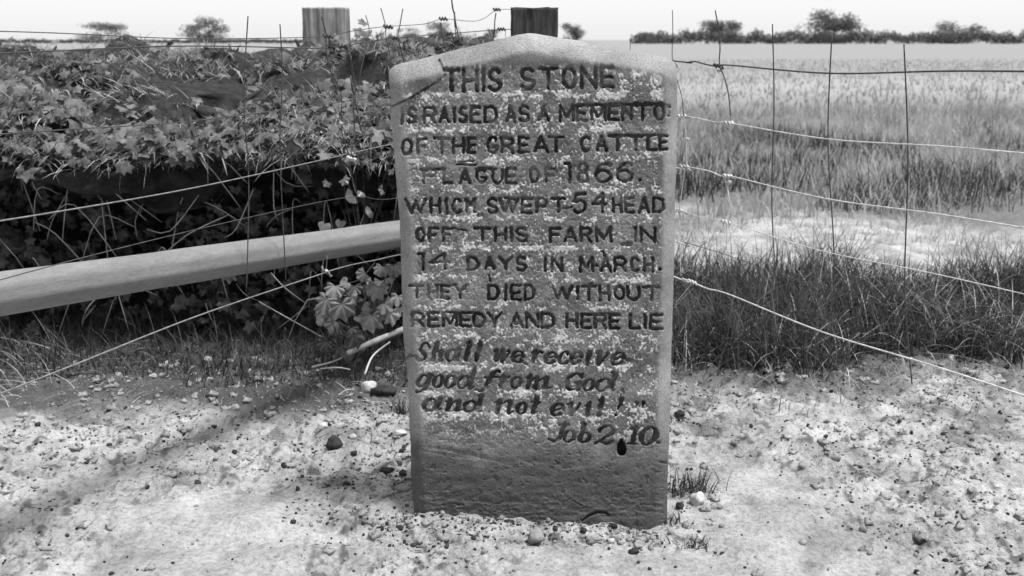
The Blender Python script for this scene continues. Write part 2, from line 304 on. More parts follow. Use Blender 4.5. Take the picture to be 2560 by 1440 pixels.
# the italic verse: thick and thin strokes
TK, TN = 7.2, 2.0
def script(ch, x0, x1, yt, yb, d=1.0, asc=None):
    W_, H_ = x1 - x0, yb - yt; slant = .28
    asc = asc if asc is not None else yt - .6 * H_; A = (asc - yt) / H_
    def T(p):
        q = [(x0 + a * W_ + (1 - b) * H_ * slant - .14 * H_, yt + b * H_) + tuple(r) for a, b, *r in p]
        poly([(u[0], u[1], (u[2] if len(u) > 2 else TK * .8)) for u in q], TK, d, soft=.5)
    o = lambda cx, rx: arc(cx, .5, rx, .46, 0, 360, 20, TK * .85, TN)
    st = lambda x, a=0., b=1.: [(x, a, TK), (x, b - .08, TK * .9)]
    tail = lambda x: [(x, .9, TK * .8), (x + .08, .99, 2.4), (x + .2, .86, TN)]
    if ch == 'o': T(o(.5, .42))
    elif ch == 'a': T(o(.36, .34)); T(st(.8)); T(tail(.82))
    elif ch in 'dq': T(o(.34, .32)); T(st(.78, A)); T([(.62, A, 2.2), (.8, A, 3)]); T(tail(.8))
    elif ch == 'e': T(arc(.48, .5, .42, .46, 10, 325, 18, TK * .9, TN)); T([(.1, .55, TN), (.5, .45, TN), (.86, .35, 2.6)])
    elif ch == 'c': T(arc(.5, .5, .42, .46, 50, 325, 16, TK * .9, TN)); T([(.72, .2, 3.2), (.75, .24, 3.2)])
    elif ch == 'i': T([(.2, .12, TN), (.5, 0, 3)]); T(st(.5)); T(tail(.55))
    elif ch == 'l': T([(.2, A + .04, 2.4), (.5, A, 3.2)]); T(st(.5, A)); T(tail(.55))
    elif ch == 't': T(st(.45, A)); T([(.1, .06, 2.2), (.85, .06, 2.2)]); T(tail(.5))
    elif ch == 'n': T([(0, .1, TN), (.22, 0, 3)]); T(st(.22)); T([(.25, .35, TN), (.55, .03, 2.4), (.74, .1, TK), (.76, .9, TK)]); T(tail(.8))
    elif ch == 'h': T([(0, A + .02, 2.4), (.2, A, 3)]); T(st(.2, A)); T([(.25, .4, TN), (.55, .03, 2.4), (.74, .15, TK), (.76, .9, TK)]); T(tail(.8))
    elif ch == 'r': T([(0, .12, TN), (.3, 0, 3)]); T(st(.32)); T([(.38, .3, TN), (.65, .03, 2.6), (.9, .08, 4)])
    elif ch == 'm':
        T([(0, .1, TN), (.14, 0, 3)]); T(st(.14))
        for x in (.42, .76): T([(x - .26, .35, TN), (x - .08, .03, 2.4), (x, .12, TK), (x, .92, TK)])
        T(tail(.8))
    elif ch == 'w':
        T([(0, .06, 2), (.16, 0, TK), (.24, .85, TK), (.5, .1, TN)]); T([(.48, .02, TK), (.58, .88, TK), (.85, .35, TN), (.88, .02, 3.4), (.7, .08, 2)])
    elif ch == 'v': T([(0, .08, 2), (.25, .02, TK), (.38, .9, TK), (.72, .45, TN + .6), (.82, .05, 4)])
    elif ch == 'g': T(o(.4, .36)); T([(.82, .05, TK), (.78, 1.0, TK), (.55, 1.35, 3), (.15, 1.3, 4)]); T([(.8, .1, 3), (1.05, .02, 3)])
    elif ch == 'f': T([(1.0, A + .12, 4), (.85, A, 3), (.66, A + .25, TK), (.5, 1.1, TK), (.25, 1.45, 3), (0, 1.32, 4.5)]); T([(.3, .12, 2.4), (1, .12, 2.4)])
    elif ch == 'b': T([(.05, A, 2.6), (.25, A, 3)]); T(st(.25, A, .9)); T(arc(.5, .58, .34, .38, 0, 360, 18, TK * .85, TN))
    elif ch == 'S': T([(.95, .22, TN + .6)] + arc(.55, .26, .34, .24, 40, 170, 8, 3.4, TN + .6) + [(.3, .42, TK), (.62, .62, TK)] + arc(.45, .76, .34, .24, 20, -160, 10, 3.6, 2.2))
    elif ch == 'G': T(arc(.5, .5, .46, .48, 40, 325, 18, TK, TN + .5)); T([(.6, .56, 3), (.9, .56, 3)]); T([(.84, .58, TK), (.82, .95, TK)]); T([(.9, .02, 2.4), (.88, .3, 2.4)])
    elif ch == 'J': T([(.45, .02, 3), (1, .02, 3)]); T([(.78, 0, TK), (.72, .8, TK), (.45, 1.0, 3), (.1, .88, 4.5)])
    elif ch == '2': T([(.2, .32, 4.4)] + arc(.5, .28, .34, .26, 165, -30, 10, TK * .8, TN + .8) + [(.45, .72, TN + 1), (.06, .98, 2), (.3, .9, 3.6), (.7, .98, 4.4), (.96, .82, 2)])
    elif ch == '1': T([(.1, .08, 2.4), (.5, .0, 3.4)]); T(st(.5)); T([(.15, .98, 2.6), (.9, .98, 2.6)])
    elif ch == '0': T(arc(.5, .5, .42, .48, 0, 360, 22, TK * 1.25, TN))
    elif ch == '!': T([(.5, 0, TK * 1.1), (.5, .6, 2)]); T([(.4, .95, 4.6), (.42, .96, 4.6)])
VERSE = [
 ('S', 1043, 1073, 858, 902, .8, None), ('h', 1078, 1110, 873, 904, .8, 857), ('a', 1116, 1150, 873, 904, .85, None), ('l', 1156, 1176, 873, 902, 1.1, 857), ('l', 1183, 1204, 873, 903, 1.1, 857),
 ('w', 1232, 1276, 876, 904, .9, None), ('e', 1280, 1310, 877, 907, .95, None),
 ('r', 1326, 1356, 878, 907, 1, None), ('e', 1363, 1392, 879, 911, .9, None), ('c', 1396, 1424, 879, 911, 1, None), ('e', 1427, 1455, 879, 911, 1, None), ('i', 1458, 1482, 880, 912, 1, None), ('v', 1486, 1522, 880, 911, .9, None), ('e', 1528, 1562, 880, 914, 1, None),
 ('g', 1044, 1078, 937, 968, .85, None), ('o', 1083, 1107, 937, 970, .95, None), ('o', 1113, 1139, 938, 971, .95, None), ('d', 1144, 1186, 939, 972, .95, 924),
 ('f', 1196, 1242, 939, 966, 1, 926), ('r', 1245, 1271, 940, 970, 1, None), ('o', 1277, 1302, 941, 971, 1, None), ('m', 1312, 1380, 941, 972, 1, None),
 ('G', 1416, 1456, 933, 976, .95, None), ('o', 1458, 1485, 947, 977, 1, None), ('d', 1492, 1540, 947, 978, 1.05, 933),
 ('a', 1058, 1104, 997, 1028, 1.05, None), ('n', 1112, 1156, 1001, 1028, 1, None), ('d', 1160, 1206, 1001, 1030, 1.05, 989),
 ('n', 1234, 1286, 1003, 1034, .95, None), ('o', 1292, 1316, 1006, 1036, 1, None), ('t', 1322, 1352, 1004, 1035, 1, 992),
 ('e', 1378, 1410, 1008, 1041, 1, None), ('v', 1414, 1452, 1008, 1040, .95, None), ('i', 1456, 1482, 1010, 1041, 1, None), ('l', 1484, 1512, 1010, 1041, 1.05, 997), ('!', 1538, 1556, 997, 1040, .9, None),
 ('J', 1374, 1414, 1060, 1104, .95, None), ('o', 1408, 1438, 1075, 1106, .85, None), ('b', 1442, 1480, 1076, 1107, 1, 1060), ('2', 1488, 1538, 1065, 1109, .9, None),
 ('1', 1570, 1600, 1068, 1111, .95, None), ('0', 1600, 1642, 1068, 1112, 1, None),
]
for it in VERSE: script(*it)
poly([(1016, 896, 3), (1026, 886, 4), (1040, 889, 4), (1046, 898, 3.5), (1056, 899, 2.5)], 3, .7)
poly([(1560, 896, 4), (1578, 900, 3.5)], 3, .8); poly([(1306, 904, 3), (1318, 912, 2.4)], 3, .6)
# loosen the tool marks
wx = xx + 3.2 * fbm(xx / 9, yy / 9, 40, 3) ; wy = yy + 3.0 * fbm(xx / 9 + 7, yy / 9, 41, 2)
def samp(A, px, py):
    fx = np.clip(px - X0r, 0, WR - 1.01); fy = np.clip(py - Y0r, 0, HR - 1.01); xi = fx.astype(int); yi = fy.astype(int); a = fx - xi; b = fy - yi
    return (A[yi, xi] * (1 - a) + A[yi, xi + 1] * a) * (1 - b) + (A[yi + 1, xi] * (1 - a) + A[yi + 1, xi + 1] * a) * b
wear = .46 + .66 * sstep(-.45, .25, fbm(xx / 30, yy / 22, 42, 4, .6))
for (yt_, yb_) in ((862, 912), (930, 975), (995, 1040)):        # the verse is worn away from below
    wear = wear * (1 - .42 * sstep(yt_ + 20, yb_, yy) * (yy < yb_ + 14) * (yy > yt_) * sstep(-.3, .3, fbm(xx / 14, yy / 40, 49, 2)))
CUT = samp(CUT, wx, wy) * wear
for (x, y, w_) in [(1600, 450, 5), (1650, 672, 5), (1556, 975, 5), (1591, 1007, 5), (1609, 1007, 5), (1645, 1107, 5.5), (1547, 1036, 4)]:
    seg(x - .5, y, w_, x + .5, y + 1, w_ * .9, 1.0)

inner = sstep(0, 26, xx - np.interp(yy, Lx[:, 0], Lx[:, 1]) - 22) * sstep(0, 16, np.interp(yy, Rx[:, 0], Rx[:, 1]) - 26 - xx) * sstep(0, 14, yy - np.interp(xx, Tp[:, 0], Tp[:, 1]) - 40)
# crust: pale, pitted, chiefly on the bands between the lines of letters
bands = [(163, 5, .45), (238, 10, 1.15), (324, 8, .75), (400, 9, .75), (478, 9, .55), (549, 8, .7), (621, 7, .85), (697, 8, .65), (768, 7, .6), (845, 14, .55), (921, 10, .95), (984, 9, .95), (1044, 16, .8), (1085, 24, .5)]
B = np.zeros_like(xx)
for (yb, s_, a_) in bands: B = np.maximum(B, a_ * np.exp(-((yy - yb + (xx - 1330) * .010 * (1 if yb < 450 else -.6)) / s_) ** 2))
for (x, y, rx, ry, a_) in [(1590, 195, 48, 26, 1.0), (1650, 195, 18, 12, 1.3), (1655, 235, 16, 16, 1.2), (1555, 583, 18, 14, .8), (1118, 150, 14, 14, 1.2), (1500, 232, 60, 12, .7), (1200, 1090, 140, 50, .38), (1400, 1110, 160, 50, .33), (1320, 1040, 60, 20, .5), (1620, 905, 30, 30, .4), (1645, 1010, 8, 110, .9), (1460, 640, 6, 6, .4), (1040, 960, 10, 36, .9), (1050, 1030, 10, 30, .5)]:
    B = np.maximum(B, a_ * np.exp(-(((xx - x) / rx) ** 2 + ((yy - y) / ry) ** 2)))
poly([(1616, 850), (1600, 872), (1585, 892), (1581, 902)], 3, 1.0, B, .9); poly([(1581, 902), (1615, 910)], 2, .8, B, .9)
poly([(1206, 935), (1192, 985)], 2.2, 1, B, .9); poly([(1620, 300), (1628, 296), (1630, 306), (1624, 314)], 2.2, 1, B, .9)
poly([(1268, 145), (1262, 168), (1264, 186)], 2.4, .8, B, .9); poly([(1118, 160), (1106, 186), (1090, 200)], 3, .9, B, .9)
n_hi = fbm(xx / 4.2, yy / 5.2, 43, 3); n_md = fbm(xx / 17, yy / 14, 44, 3)
field_m = sstep(150, 175, yy) * (1 - sstep(1060, 1150, yy + 60 * n_md - .05 * (xx - 1300)))
CR = sstep(.62, 1.15, B * (.56 + 1.1 * n_md + .6 * fbm(xx / 60, yy / 25, 48, 2)) + 1.1 * n_hi + .75 * n_md + .35 * fbm(xx / 45, yy / 38, 56, 3) + .36 * field_m) * inner * field_m
CR = np.clip(CR - 1.6 * CUT, 0, 1)
low = sstep(1040, 1190, yy + 70 * fbm(xx / 60, yy / 26, 45, 4, .6) - .04 * (xx - 1300))
corner_pts = [(955, 150), (1104, 140), (1103, 160), (1112, 186), (1100, 198), (1060, 222), (1030, 240), (985, 262), (955, 262)]
def inpoly(pts, X, Y):
    ins = np.zeros(X.shape, bool); j = len(pts) - 1
    for i in range(len(pts)):
        xi, yi = pts[i]; xj, yj = pts[j]
        c = ((yi > Y) != (yj > Y)) & (X < (xj - xi) * (Y - yi) / (yj - yi + 1e-9) + xi); ins ^= c; j = i
    return ins
CORN = inpoly(corner_pts, xx + 3 * fbm(xx / 20, yy / 20, 46, 2), yy + 3 * fbm(xx / 20, yy / 20, 47, 2))
FIELD_SHADE = .46 + .30 * fbm(xx / 70, yy / 55, 55, 3)          # shade put into the colour of the lettered field, so the rim reads sunlit
# depth (metres, positive into the stone)
DEP = CUT * .0130
DEP += .0022 * fbm(xx / 120, yy / 90, 50, 3) + .0009 * fbm(xx / 22, yy / 22, 51, 3)
DEP += inner * field_m * (.0030 + .0008 * fbm(xx / 7, yy / 7, 52, 3) + .0006 * n_hi + .0012 * n_md)
DEP -= CR * (.0016 + .0012 * n_hi)
pit = sstep(.35, .6, fbm(xx / 9, yy / 9, 53, 2)); DEP += pit * inner * field_m * .0020
DEP = np.where(CORN, -.0030 + .0012 * fbm(xx / 40, yy / 40, 54, 3), DEP)
poly_c = np.zeros_like(xx); poly([(1113, 186), (1100, 199, ), (1060, 224), (1030, 242), (985, 264), (974, 268)], 2.6, 1, poly_c, .9); poly([(1098, 152), (1104, 168), (1108, 180)], 5, 1.0, poly_c, .8)
DEP += poly_c * .008
# flaked area right of the mended corner, strata and hollows of the foot
DEP += .004 * np.exp(-(((xx - 1100) / 50) ** 2 + ((yy - 222) / 18) ** 2))
for (x0, y0, x1, y1, a_) in [(1040, 1112, 1290, 1163, .004), (1040, 1122, 1200, 1150, .003), (1250, 1150, 1480, 1170, .0025), (1040, 1240, 1260, 1262, .0035), (1260, 1250, 1420, 1272, .003), (1380, 1150, 1640, 1140, .002)]:
    t = (xx - x0) / (x1 - x0); yl = y0 + t * (y1 - y0) + 5 * fbm(xx / 50, yy * 0 + y0, 60, 2)
    DEP += .32 * a_ * sstep(-14, 0, yy - yl) * (1 - sstep(0, 5, yy - yl)) * sstep(-.1, .15, t) * (1 - sstep(.85, 1.1, t))
DEP += low * (.0010 * fbm(xx / 45, yy / 18, 61, 3))
DEP += low * (.0012 * n_md + .0007 * n_hi + .0025 * sstep(.42, .6, fbm(xx / 13, yy / 9, 57, 2)))
lump = sstep(1225, 1250, yy) * (1 - sstep(1285, 1300, yy)); DEP += lump * (.0035 * np.abs(fbm(xx / 24, yy / 13, 62, 2)))
t_ = np.zeros_like(xx); poly([(1455, 1302, 2), (1470, 1290, 4), (1492, 1280, 5), (1512, 1281, 4), (1524, 1288, 2)], 4, 1, t_, .8); DEP += t_ * .012
t2 = np.zeros_like(xx); poly([(1432, 1252, 1.5), (1455, 1264, 2.5)], 2, 1, t2, .9); poly([(1388, 1152, 3), (1397, 1158, 2.5)], 3, 1, t2, .9); poly([(1130, 1258, 1.5), (1158, 1262, 2.5)], 2, 1, t2, .9); poly([(1650, 1155, 4), (1664, 1158, 4)], 3, 1, t2, .9); DEP += t2 * .006
hole = np.zeros_like(xx); poly([(1553, 1100, 4), (1553, 1112, 11), (1554, 1124, 13), (1554, 1128, 12)], 12, 1, hole, .35); DEP += hole * .035
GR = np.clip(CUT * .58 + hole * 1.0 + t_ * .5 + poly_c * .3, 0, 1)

def build_stone():
    a = np.linspace(0, 1, 26) ** 1.7
    def nodes(n, c0, c1):                    # clustered at both ends
        return np.concatenate([a * c0, np.linspace(c0, 1 - c1, n)[1:-1], 1 - (a * c1)[::-1]])
    s = nodes(500, .05, .05); t = np.concatenate([a * .055, np.linspace(.055, 1, 860)[1:]])
    SS, TT = np.meshgrid(s, t)
    xs = 971 + SS * 722; top = np.interp(xs, Tp[:, 0], Tp[:, 1]); y = top + TT * (1400 - top)
    l = np.interp(y, Lx[:, 0], Lx[:, 1]) ; r = np.interp(y, Rx[:, 0], Rx[:, 1])
    y += 1.0 * fbm(xs / 26, y / 26, 70, 2) * np.exp(-TT * 40)
    x = l + SS * (r - l)
    x += (1.6 * fbm(y / 30, SS * 0, 71, 3)) * np.exp(-SS * 60) - (1.4 * fbm(y / 30, SS * 0 + 3, 72, 3)) * np.exp(-(1 - SS) * 60)
    d = samp(DEP, x, y)
    def rnd(e, rr, amt): q = np.clip((rr - e) / rr, 0, 1); return amt * (.62 * q ** 1.55 + .38 * (1 - np.sqrt(np.clip(1 - q * q, 0, 1))))
    el = x - l; er = r - x; et = (y - top) * .97
    back = rnd(el, 32, .026) + rnd(er, 30, .026) + rnd(et, 52, .046)
    YY = Y0 + d + back
    v = P(x, y, YY)
    nr, nc = v.shape[:2]; v = v.reshape(-1, 3); q = grid_quads(nr, nc)
    q = q[:, ::-1]
    crn = samp(CORN.astype(float), x, y).reshape(-1) > .5
    qc = crn[q].all(1)
    vals = {'crust': samp(CR, x, y).ravel(), 'grime': samp(GR, x, y).ravel(), 'damp_shade': np.maximum(samp(low, x, y) * .85, samp(inner * FIELD_SHADE, x, y)).ravel()}  # dark stain of the foot, plus shade painted over the inner face
    # border loop carried back through the thickness of the slab
    idx = np.arange(nr * nc).reshape(nr, nc)
    loop = np.concatenate([idx[::-1, 0], idx[0, 1:], idx[1:, -1]])      # up the left, across the top, down the right
    base = v[loop]; rings = [loop]; allv = [v]; n = len(v); extra = []
    cx = .065
    for (yb, ins) in ((Y0 + .060, 0), (Y0 + .095, .0), (Y0 + .112, .006), (Y0 + .122, .022)):
        rv = base.copy(); rv[:, 1] = yb
        rv[:, 0] += np.sign(cx - rv[:, 0]) * ins * np.clip(np.abs(cx - rv[:, 0]) / .2, 0, 1); rv[:, 2] -= ins * .8
        allv.append(rv); rings.append(np.arange(n, n + len(rv))); n += len(rv)
    for A_, B_ in zip(rings[:-1], rings[1:]):
        extra.append(np.stack([A_[:-1], B_[:-1], B_[1:], A_[1:]], -1))
    cpt = np.array([[cx, Y0 + .126, .5]]); allv.append(cpt)
    last = rings[-1]; fan = np.stack([last[:-1], np.full(len(last) - 1, n), last[1:]], -1)
    V = np.concatenate(allv); Q = np.concatenate([q[~qc]] + extra)
    root = empty('memorial_stone', (cx, Y0, 0))
    tag(root, 'upright weathered gravestone like slab carved with a cattle plague inscription, standing in sandy soil', 'memorial stone')
    off = np.array([cx, Y0, 0])
    def part(name, V_, Q_, T_, label=None):
        used = np.unique(np.concatenate([Q_.ravel()] + ([T_.ravel()] if T_ is not None else [])))
        mp = np.full(len(V_), -1); mp[used] = np.arange(len(used))
        me = mesh(name, V_[used] - off, mp[Q_], mp[T_] if T_ is not None else None)
        for k, a_ in vals.items():
            full = np.zeros(len(V_)); full[:len(a_)] = a_; full[len(a_):] = 0
            attr(me, k, full[used])
        o = link(name, me, M['stone'], root)
        if label: o['label'] = label
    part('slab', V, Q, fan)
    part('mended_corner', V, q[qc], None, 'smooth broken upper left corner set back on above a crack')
build_stone()

# ------------------------------------------------------------------ tubes, lumps, blades, leaves
def tube(pts, r, sides=6, closed=True):
    p = np.asarray(pts, float); n = len(p); r = np.broadcast_to(r, (n,))
    t = np.gradient(p, axis=0); t /= np.linalg.norm(t, axis=1)[:, None] + 1e-9
    up = np.array([0, 0, 1.]) if abs(t[:, 2]).mean() < .8 else np.array([1., 0, 0])
    a = np.cross(t, up); a /= np.linalg.norm(a, axis=1)[:, None] + 1e-9; b = np.cross(t, a)
    ang = np.arange(sides) / sides * 2 * math.pi
    v = p[:, None] + r[:, None, None] * (np.cos(ang)[None, :, None] * a[:, None] + np.sin(ang)[None, :, None] * b[:, None])
    v = v.reshape(-1, 3); q = []
    for i in range(n - 1):
        for k in range(sides): q.append((i * sides + k, i * sides + (k + 1) % sides, (i + 1) * sides + (k + 1) % sides, (i + 1) * sides + k))
    tr = []
    if closed:
        v = np.concatenate([v, p[:1], p[-1:]]); c0 = n * sides
        for k in range(sides): tr.append((c0, (k + 1) % sides, k)); tr.append((c0 + 1, (n - 1) * sides + k, (n - 1) * sides + (k + 1) % sides))
    return v, q, tr
def smooth_path(pts, n=8):
    p = np.asarray(pts, float); k = len(p)
    if k < 3: return np.linspace(p[0], p[-1], n)
    out = []
    for i in range(k - 1):
        p0 = p[max(i - 1, 0)]; p1 = p[i]; p2 = p[i + 1]; p3 = p[min(i + 2, k - 1)]
        for u in np.linspace(0, 1, n, endpoint=(i == k - 2)):
            out.append(.5 * ((2 * p1) + (-p0 + p2) * u + (2 * p0 - 5 * p1 + 4 * p2 - p3) * u * u + (-p0 + 3 * p1 - 3 * p2 + p3) * u ** 3))
    return np.array(out)
class Bag:
    def __init__(s): s.v = []; s.q = []; s.t = []; s.n = 0
    def add(s, v, q=None, t=None):
        v = np.asarray(v, float).reshape(-1, 3); s.v.append(v)
        if q is not None and len(q): s.q.append(np.asarray(q) + s.n)
        if t is not None and len(t): s.t.append(np.asarray(t) + s.n)
        s.n += len(v)
    def build(s, name, mat, parent=None, off=(0, 0, 0), smooth=True):
        v = np.concatenate(s.v) - np.asarray(off)
        me = mesh(name, v, np.concatenate(s.q) if s.q else None, np.concatenate(s.t) if s.t else None, smooth)
        return link(name, me, mat, parent)
def tube_obj(name, pts, r, mat, parent=None, off=(0, 0, 0), sides=6):
    b = Bag(); b.add(*tube(pts, r, sides)); return b.build(name, mat, parent, off)
def lump_v(rx, ry, rz, seed, nu=12, nv=8, amp=.25):
    v = []; rg = np.random.default_rng(seed); ph = rg.random(6) * 9
    for j in range(nv + 1):
        th = math.pi * j / nv
        for i in range(nu):
            a = 2 * math.pi * i / nu
            d = np.array([math.sin(th) * math.cos(a), math.sin(th) * math.sin(a), math.cos(th)])
            k = 1 + amp * (math.sin(2.1 * d[0] * 2 + ph[0]) * math.cos(2.7 * d[1] + ph[1]) + .6 * math.sin(5 * d[2] + 3 * d[0] + ph[2]) * math.cos(4 * d[1] + ph[3]))
            v.append(d * k * (rx, ry, rz))
    q = [(j * nu + i, (j + 1) * nu + i, (j + 1) * nu + (i + 1) % nu, j * nu + (i + 1) % nu) for j in range(nv) for i in range(nu)]
    return np.array(v), q
def blades(X, Y, Z, h, w_, lean, curl=.6, segs=3, az=None, sd=1):
    rg = np.random.default_rng(sd); n = len(X)
    az = rg.random(n) * 2 * math.pi if az is None else az
    lean = np.abs(rg.normal(0, 1, n)) * lean if np.isscalar(lean) else lean
    u = np.linspace(0, 1, segs + 1)[None, :]
    ang = lean[:, None] + curl * rg.uniform(.2, 1.4, n)[:, None] * u          # angle from the vertical
    ds = (h / segs)[:, None]
    hx = np.concatenate([np.zeros((n, 1)), np.cumsum(np.sin(ang[:, :-1]) * ds, 1)], 1)
    hz = np.concatenate([np.zeros((n, 1)), np.cumsum(np.cos(ang[:, :-1]) * ds, 1)], 1)
    cx = X[:, None] + hx * np.cos(az)[:, None]; cy = Y[:, None] + hx * np.sin(az)[:, None]; cz = Z[:, None] + hz
    tw = az + math.pi / 2 + rg.normal(0, .5, n)
    wd = w_[:, None] * (1 - u ** 2 * .92) * .5
    ox = np.cos(tw)[:, None] * wd; oy = np.sin(tw)[:, None] * wd
    A = np.stack([cx - ox, cy - oy, cz], -1); B_ = np.stack([cx + ox, cy + oy, cz], -1)
    v = np.stack([A, B_], 2).reshape(-1, 3)
    b = (np.arange(n) * (segs + 1) * 2)[:, None] + np.arange(segs)[None, :] * 2
    q = np.stack([b, b + 1, b + 3, b + 2], -1).reshape(-1, 4)
    return v, q
def lobed(nl=5, cut=.45, pleat=.12, n=4):
    """palmate leaf of radius 1 in the xy plane, stalk end at the origin, tip towards -y (hanging)"""
    pts = [(0, 0, 0)]; rim = []
    tot = nl * n
    for k in range(tot + 1):
        a = -math.pi / 2 + (k / tot - .5) * R(250)
        ph = (k % n) / n
        lob = 1 - cut * abs(2 * ph - 1) ** 1.0 if n > 1 else 1
        env = .62 + .38 * math.cos((k / tot - .5) * R(200))
        rr = lob * env
        rim.append((rr * math.cos(a), rr * math.sin(a), pleat * (1 if ph == .5 else -.6 if ph == 0 else 0) * rr - .25 * rr * rr))
    mid = [(x * .5, y * .5, z * .35 + .02) for x, y, z in rim]
    m = len(rim); v = pts + mid + rim
    t = [(0, 1 + k, 2 + k) for k in range(m - 1)]
    q = [(1 + k, 1 + m + k, 2 + m + k, 2 + k) for k in range(m - 1)]
    return np.array(v, float), q, t
def rot(v, rx, ry, rz):
    cx_, sx_ = math.cos(rx), math.sin(rx); cy_, sy_ = math.cos(ry), math.sin(ry); cz_, sz_ = math.cos(rz), math.sin(rz)
    Mx = np.array([[1, 0, 0], [0, cx_, -sx_], [0, sx_, cx_]]); My = np.array([[cy_, 0, sy_], [0, 1, 0], [-sy_, 0, cy_]]); Mz = np.array([[cz_, -sz_, 0], [sz_, cz_, 0], [0, 0, 1]])
    return v @ (Mz @ My @ Mx).T

# ------------------------------------------------------------------ bank with a hollow front, left and behind
BX0, BX1 = -7.0, -.03
def build_bank():
    prof = np.array([(8.4, -.1), (8.0, .7), (7.3, 1.12), (6.3, 1.17), (5.4, 1.13), (4.8, 1.06), (4.35, .98), (4.0, .90), (3.86, .82), (3.9, .74), (4.15, .68), (4.55, .6), (4.7, .4), (4.65, .1), (4.5, -.1)])
    pp = smooth_path(np.c_[np.zeros(len(prof)), prof], 9)[:, 1:]
    xs = np.linspace(BX0, BX1 + .6, 330)
    X = np.repeat(xs[None], len(pp), 0); Yb = np.repeat(pp[:, :1], len(xs), 1); Z = np.repeat(pp[:, 1:], len(xs), 1)
    u = np.arange(len(pp))[:, None] * .35
    dsp = .20 * fbm(X * 2.4, u, 80, 3); HUM = fbm(X * 3.2, Yb * 2.6, 81, 2); dz = .17 * HUM + .05 * np.abs(fbm(X * 7, Yb * 6, 82, 2)) - .05
    end = sstep(BX1 + .6, BX1 - .1, X)
    Yb = Yb + dsp; Z = (Z + dz - .03) * (.25 + .75 * end) - .1 * (1 - end)
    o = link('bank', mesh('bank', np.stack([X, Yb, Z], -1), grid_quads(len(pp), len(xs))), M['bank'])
    tag(o, kind='structure')
    # matted grass over the top: tufts of blades that fall forward over the lip
    top = (pp[:, 1] > .74)
    iy = np.where(top & (np.arange(len(pp)) < 78))[0]
    nt_ = 1500; V = Bag(); rg = np.random.default_rng(5)
    ci = rg.integers(iy[0], iy[-1], nt_ * 4); cj = rg.integers(0, len(xs) - 32, nt_ * 4); kp = HUM[ci, cj] + .25 * rg.normal(0, 1, nt_ * 4) > .12; ci = ci[kp][:nt_]; cj = cj[kp][:nt_]
    for kind, nb, mt in (('a', 24, 0), ('b', 5, 1)):
        bx, by, bz, hh, ww, az, ln = [], [], [], [], [], [], []
        for i, j in zip(ci, cj):
            c = np.array([X[i, j], Yb[i, j], Z[i, j]]); s_ = rg.uniform(.7, 1.4); a0 = rg.normal(-math.pi / 2, .7)
            m = nb
            bx += list(c[0] + rg.normal(0, .05 * s_, m)); by += list(c[1] + rg.normal(0, .04 * s_, m)); bz += [c[2] - .01] * m
            hh += list(rg.uniform(.05, .14, m) * s_); ww += list(rg.uniform(.0025, .006, m)); az += list(a0 + rg.normal(0, .55, m)); ln += list(np.abs(rg.normal(1.3, .3, m)))
        v, q = blades(np.array(bx), np.array(by), np.array(bz), np.array(hh), np.array(ww), np.array(ln), .9, 3, np.array(az), 3 + mt)
        b = Bag(); b.add(v, q)
        ob = b.build('matted_grass' if kind == 'a' else 'green_bank_grass', M['straw'] if kind == 'a' else M['grass'])
        tag(ob, 'pale matted dead grass hanging over the top of the bank' if kind == 'a' else 'darker living grass mixed into the matted bank top', 'grass', kind='stuff')
build_bank()
# dark ivy filling the hollow of the bank
def ivy():
    rg = np.random.default_rng(21); b = Bag(); n = 5200
    base, q, t = lobed(5, .35, .1, 2); m = len(base)
    vs = []; qs = []; ts = []
    for k in range(n):
        x = rg.uniform(-5, .15); z = rg.uniform(-.0, .9); y = 3.98 + .5 * rg.random() ** .7 + .1 * math.sin(x * 7) - .1 * math.sin(z * 9) + .2 * max(0, z - .5)
        s_ = rg.uniform(.026, .055)
        v = rot(base * s_, R(90) + rg.normal(0, .5), rg.normal(0, .4), rg.normal(0, .7)) + (x, y, z)
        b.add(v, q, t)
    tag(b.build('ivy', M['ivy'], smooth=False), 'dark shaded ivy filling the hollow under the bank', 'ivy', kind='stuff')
ivy()
def bank_leaves():
    rg = np.random.default_rng(22); b = Bag(); base, q, t = lobed(5, .35, .1, 2)
    dg = bpy.data.objects['bank'].data; co = np.empty(len(dg.vertices) * 3, np.float32); dg.vertices.foreach_get('co', co); co = co.reshape(-1, 3)
    co = co[(co[:, 0] < .15) & (co[:, 2] > .72) & (co[:, 1] < 6.2)]; w_ = np.clip((fbm(co[:, 0] * 2.1 + 9, co[:, 1] * 2.1, 85, 2) + .15), .02, 1) * (1 + 2 * (co[:, 1] < 4.6)); 
    for c in co[rg.choice(len(co), 6500, p=w_ / w_.sum())]:
        s_ = rg.uniform(.022, .052); n_ = R(rg.uniform(10, 80))
        b.add(rot(base * s_, n_, rg.normal(0, .5), rg.normal(0, .9)) + c + rg.normal(0, .02, 3) + (0, -.02, .03), q, t)
    tag(b.build('bank_ivy', M['midleaf'], smooth=False), 'leafy ground cover tangled with the matted grass on the bank', 'ivy', kind='stuff')
    b = Bag()
    for k in range(130):
        x = rg.uniform(-3.5, .1); z = rg.uniform(.1, .8); y = rg.uniform(3.85, 4.1); a = rg.uniform(-1, 1); L_ = rg.uniform(.15, .5)
        p = [(x, y, z), (x + L_ * .4 * a, y - .04, z + L_ * .3 * rg.normal()), (x + L_ * .8 * a, y + .02, z - L_ * .5)]
        b.add(*tube(smooth_path(p, 4), .0022, 4))
    tag(b.build('ivy_stems', M['drystem']), 'thin bare stems tangled through the dark ivy', 'ivy', kind='stuff')
bank_leaves()

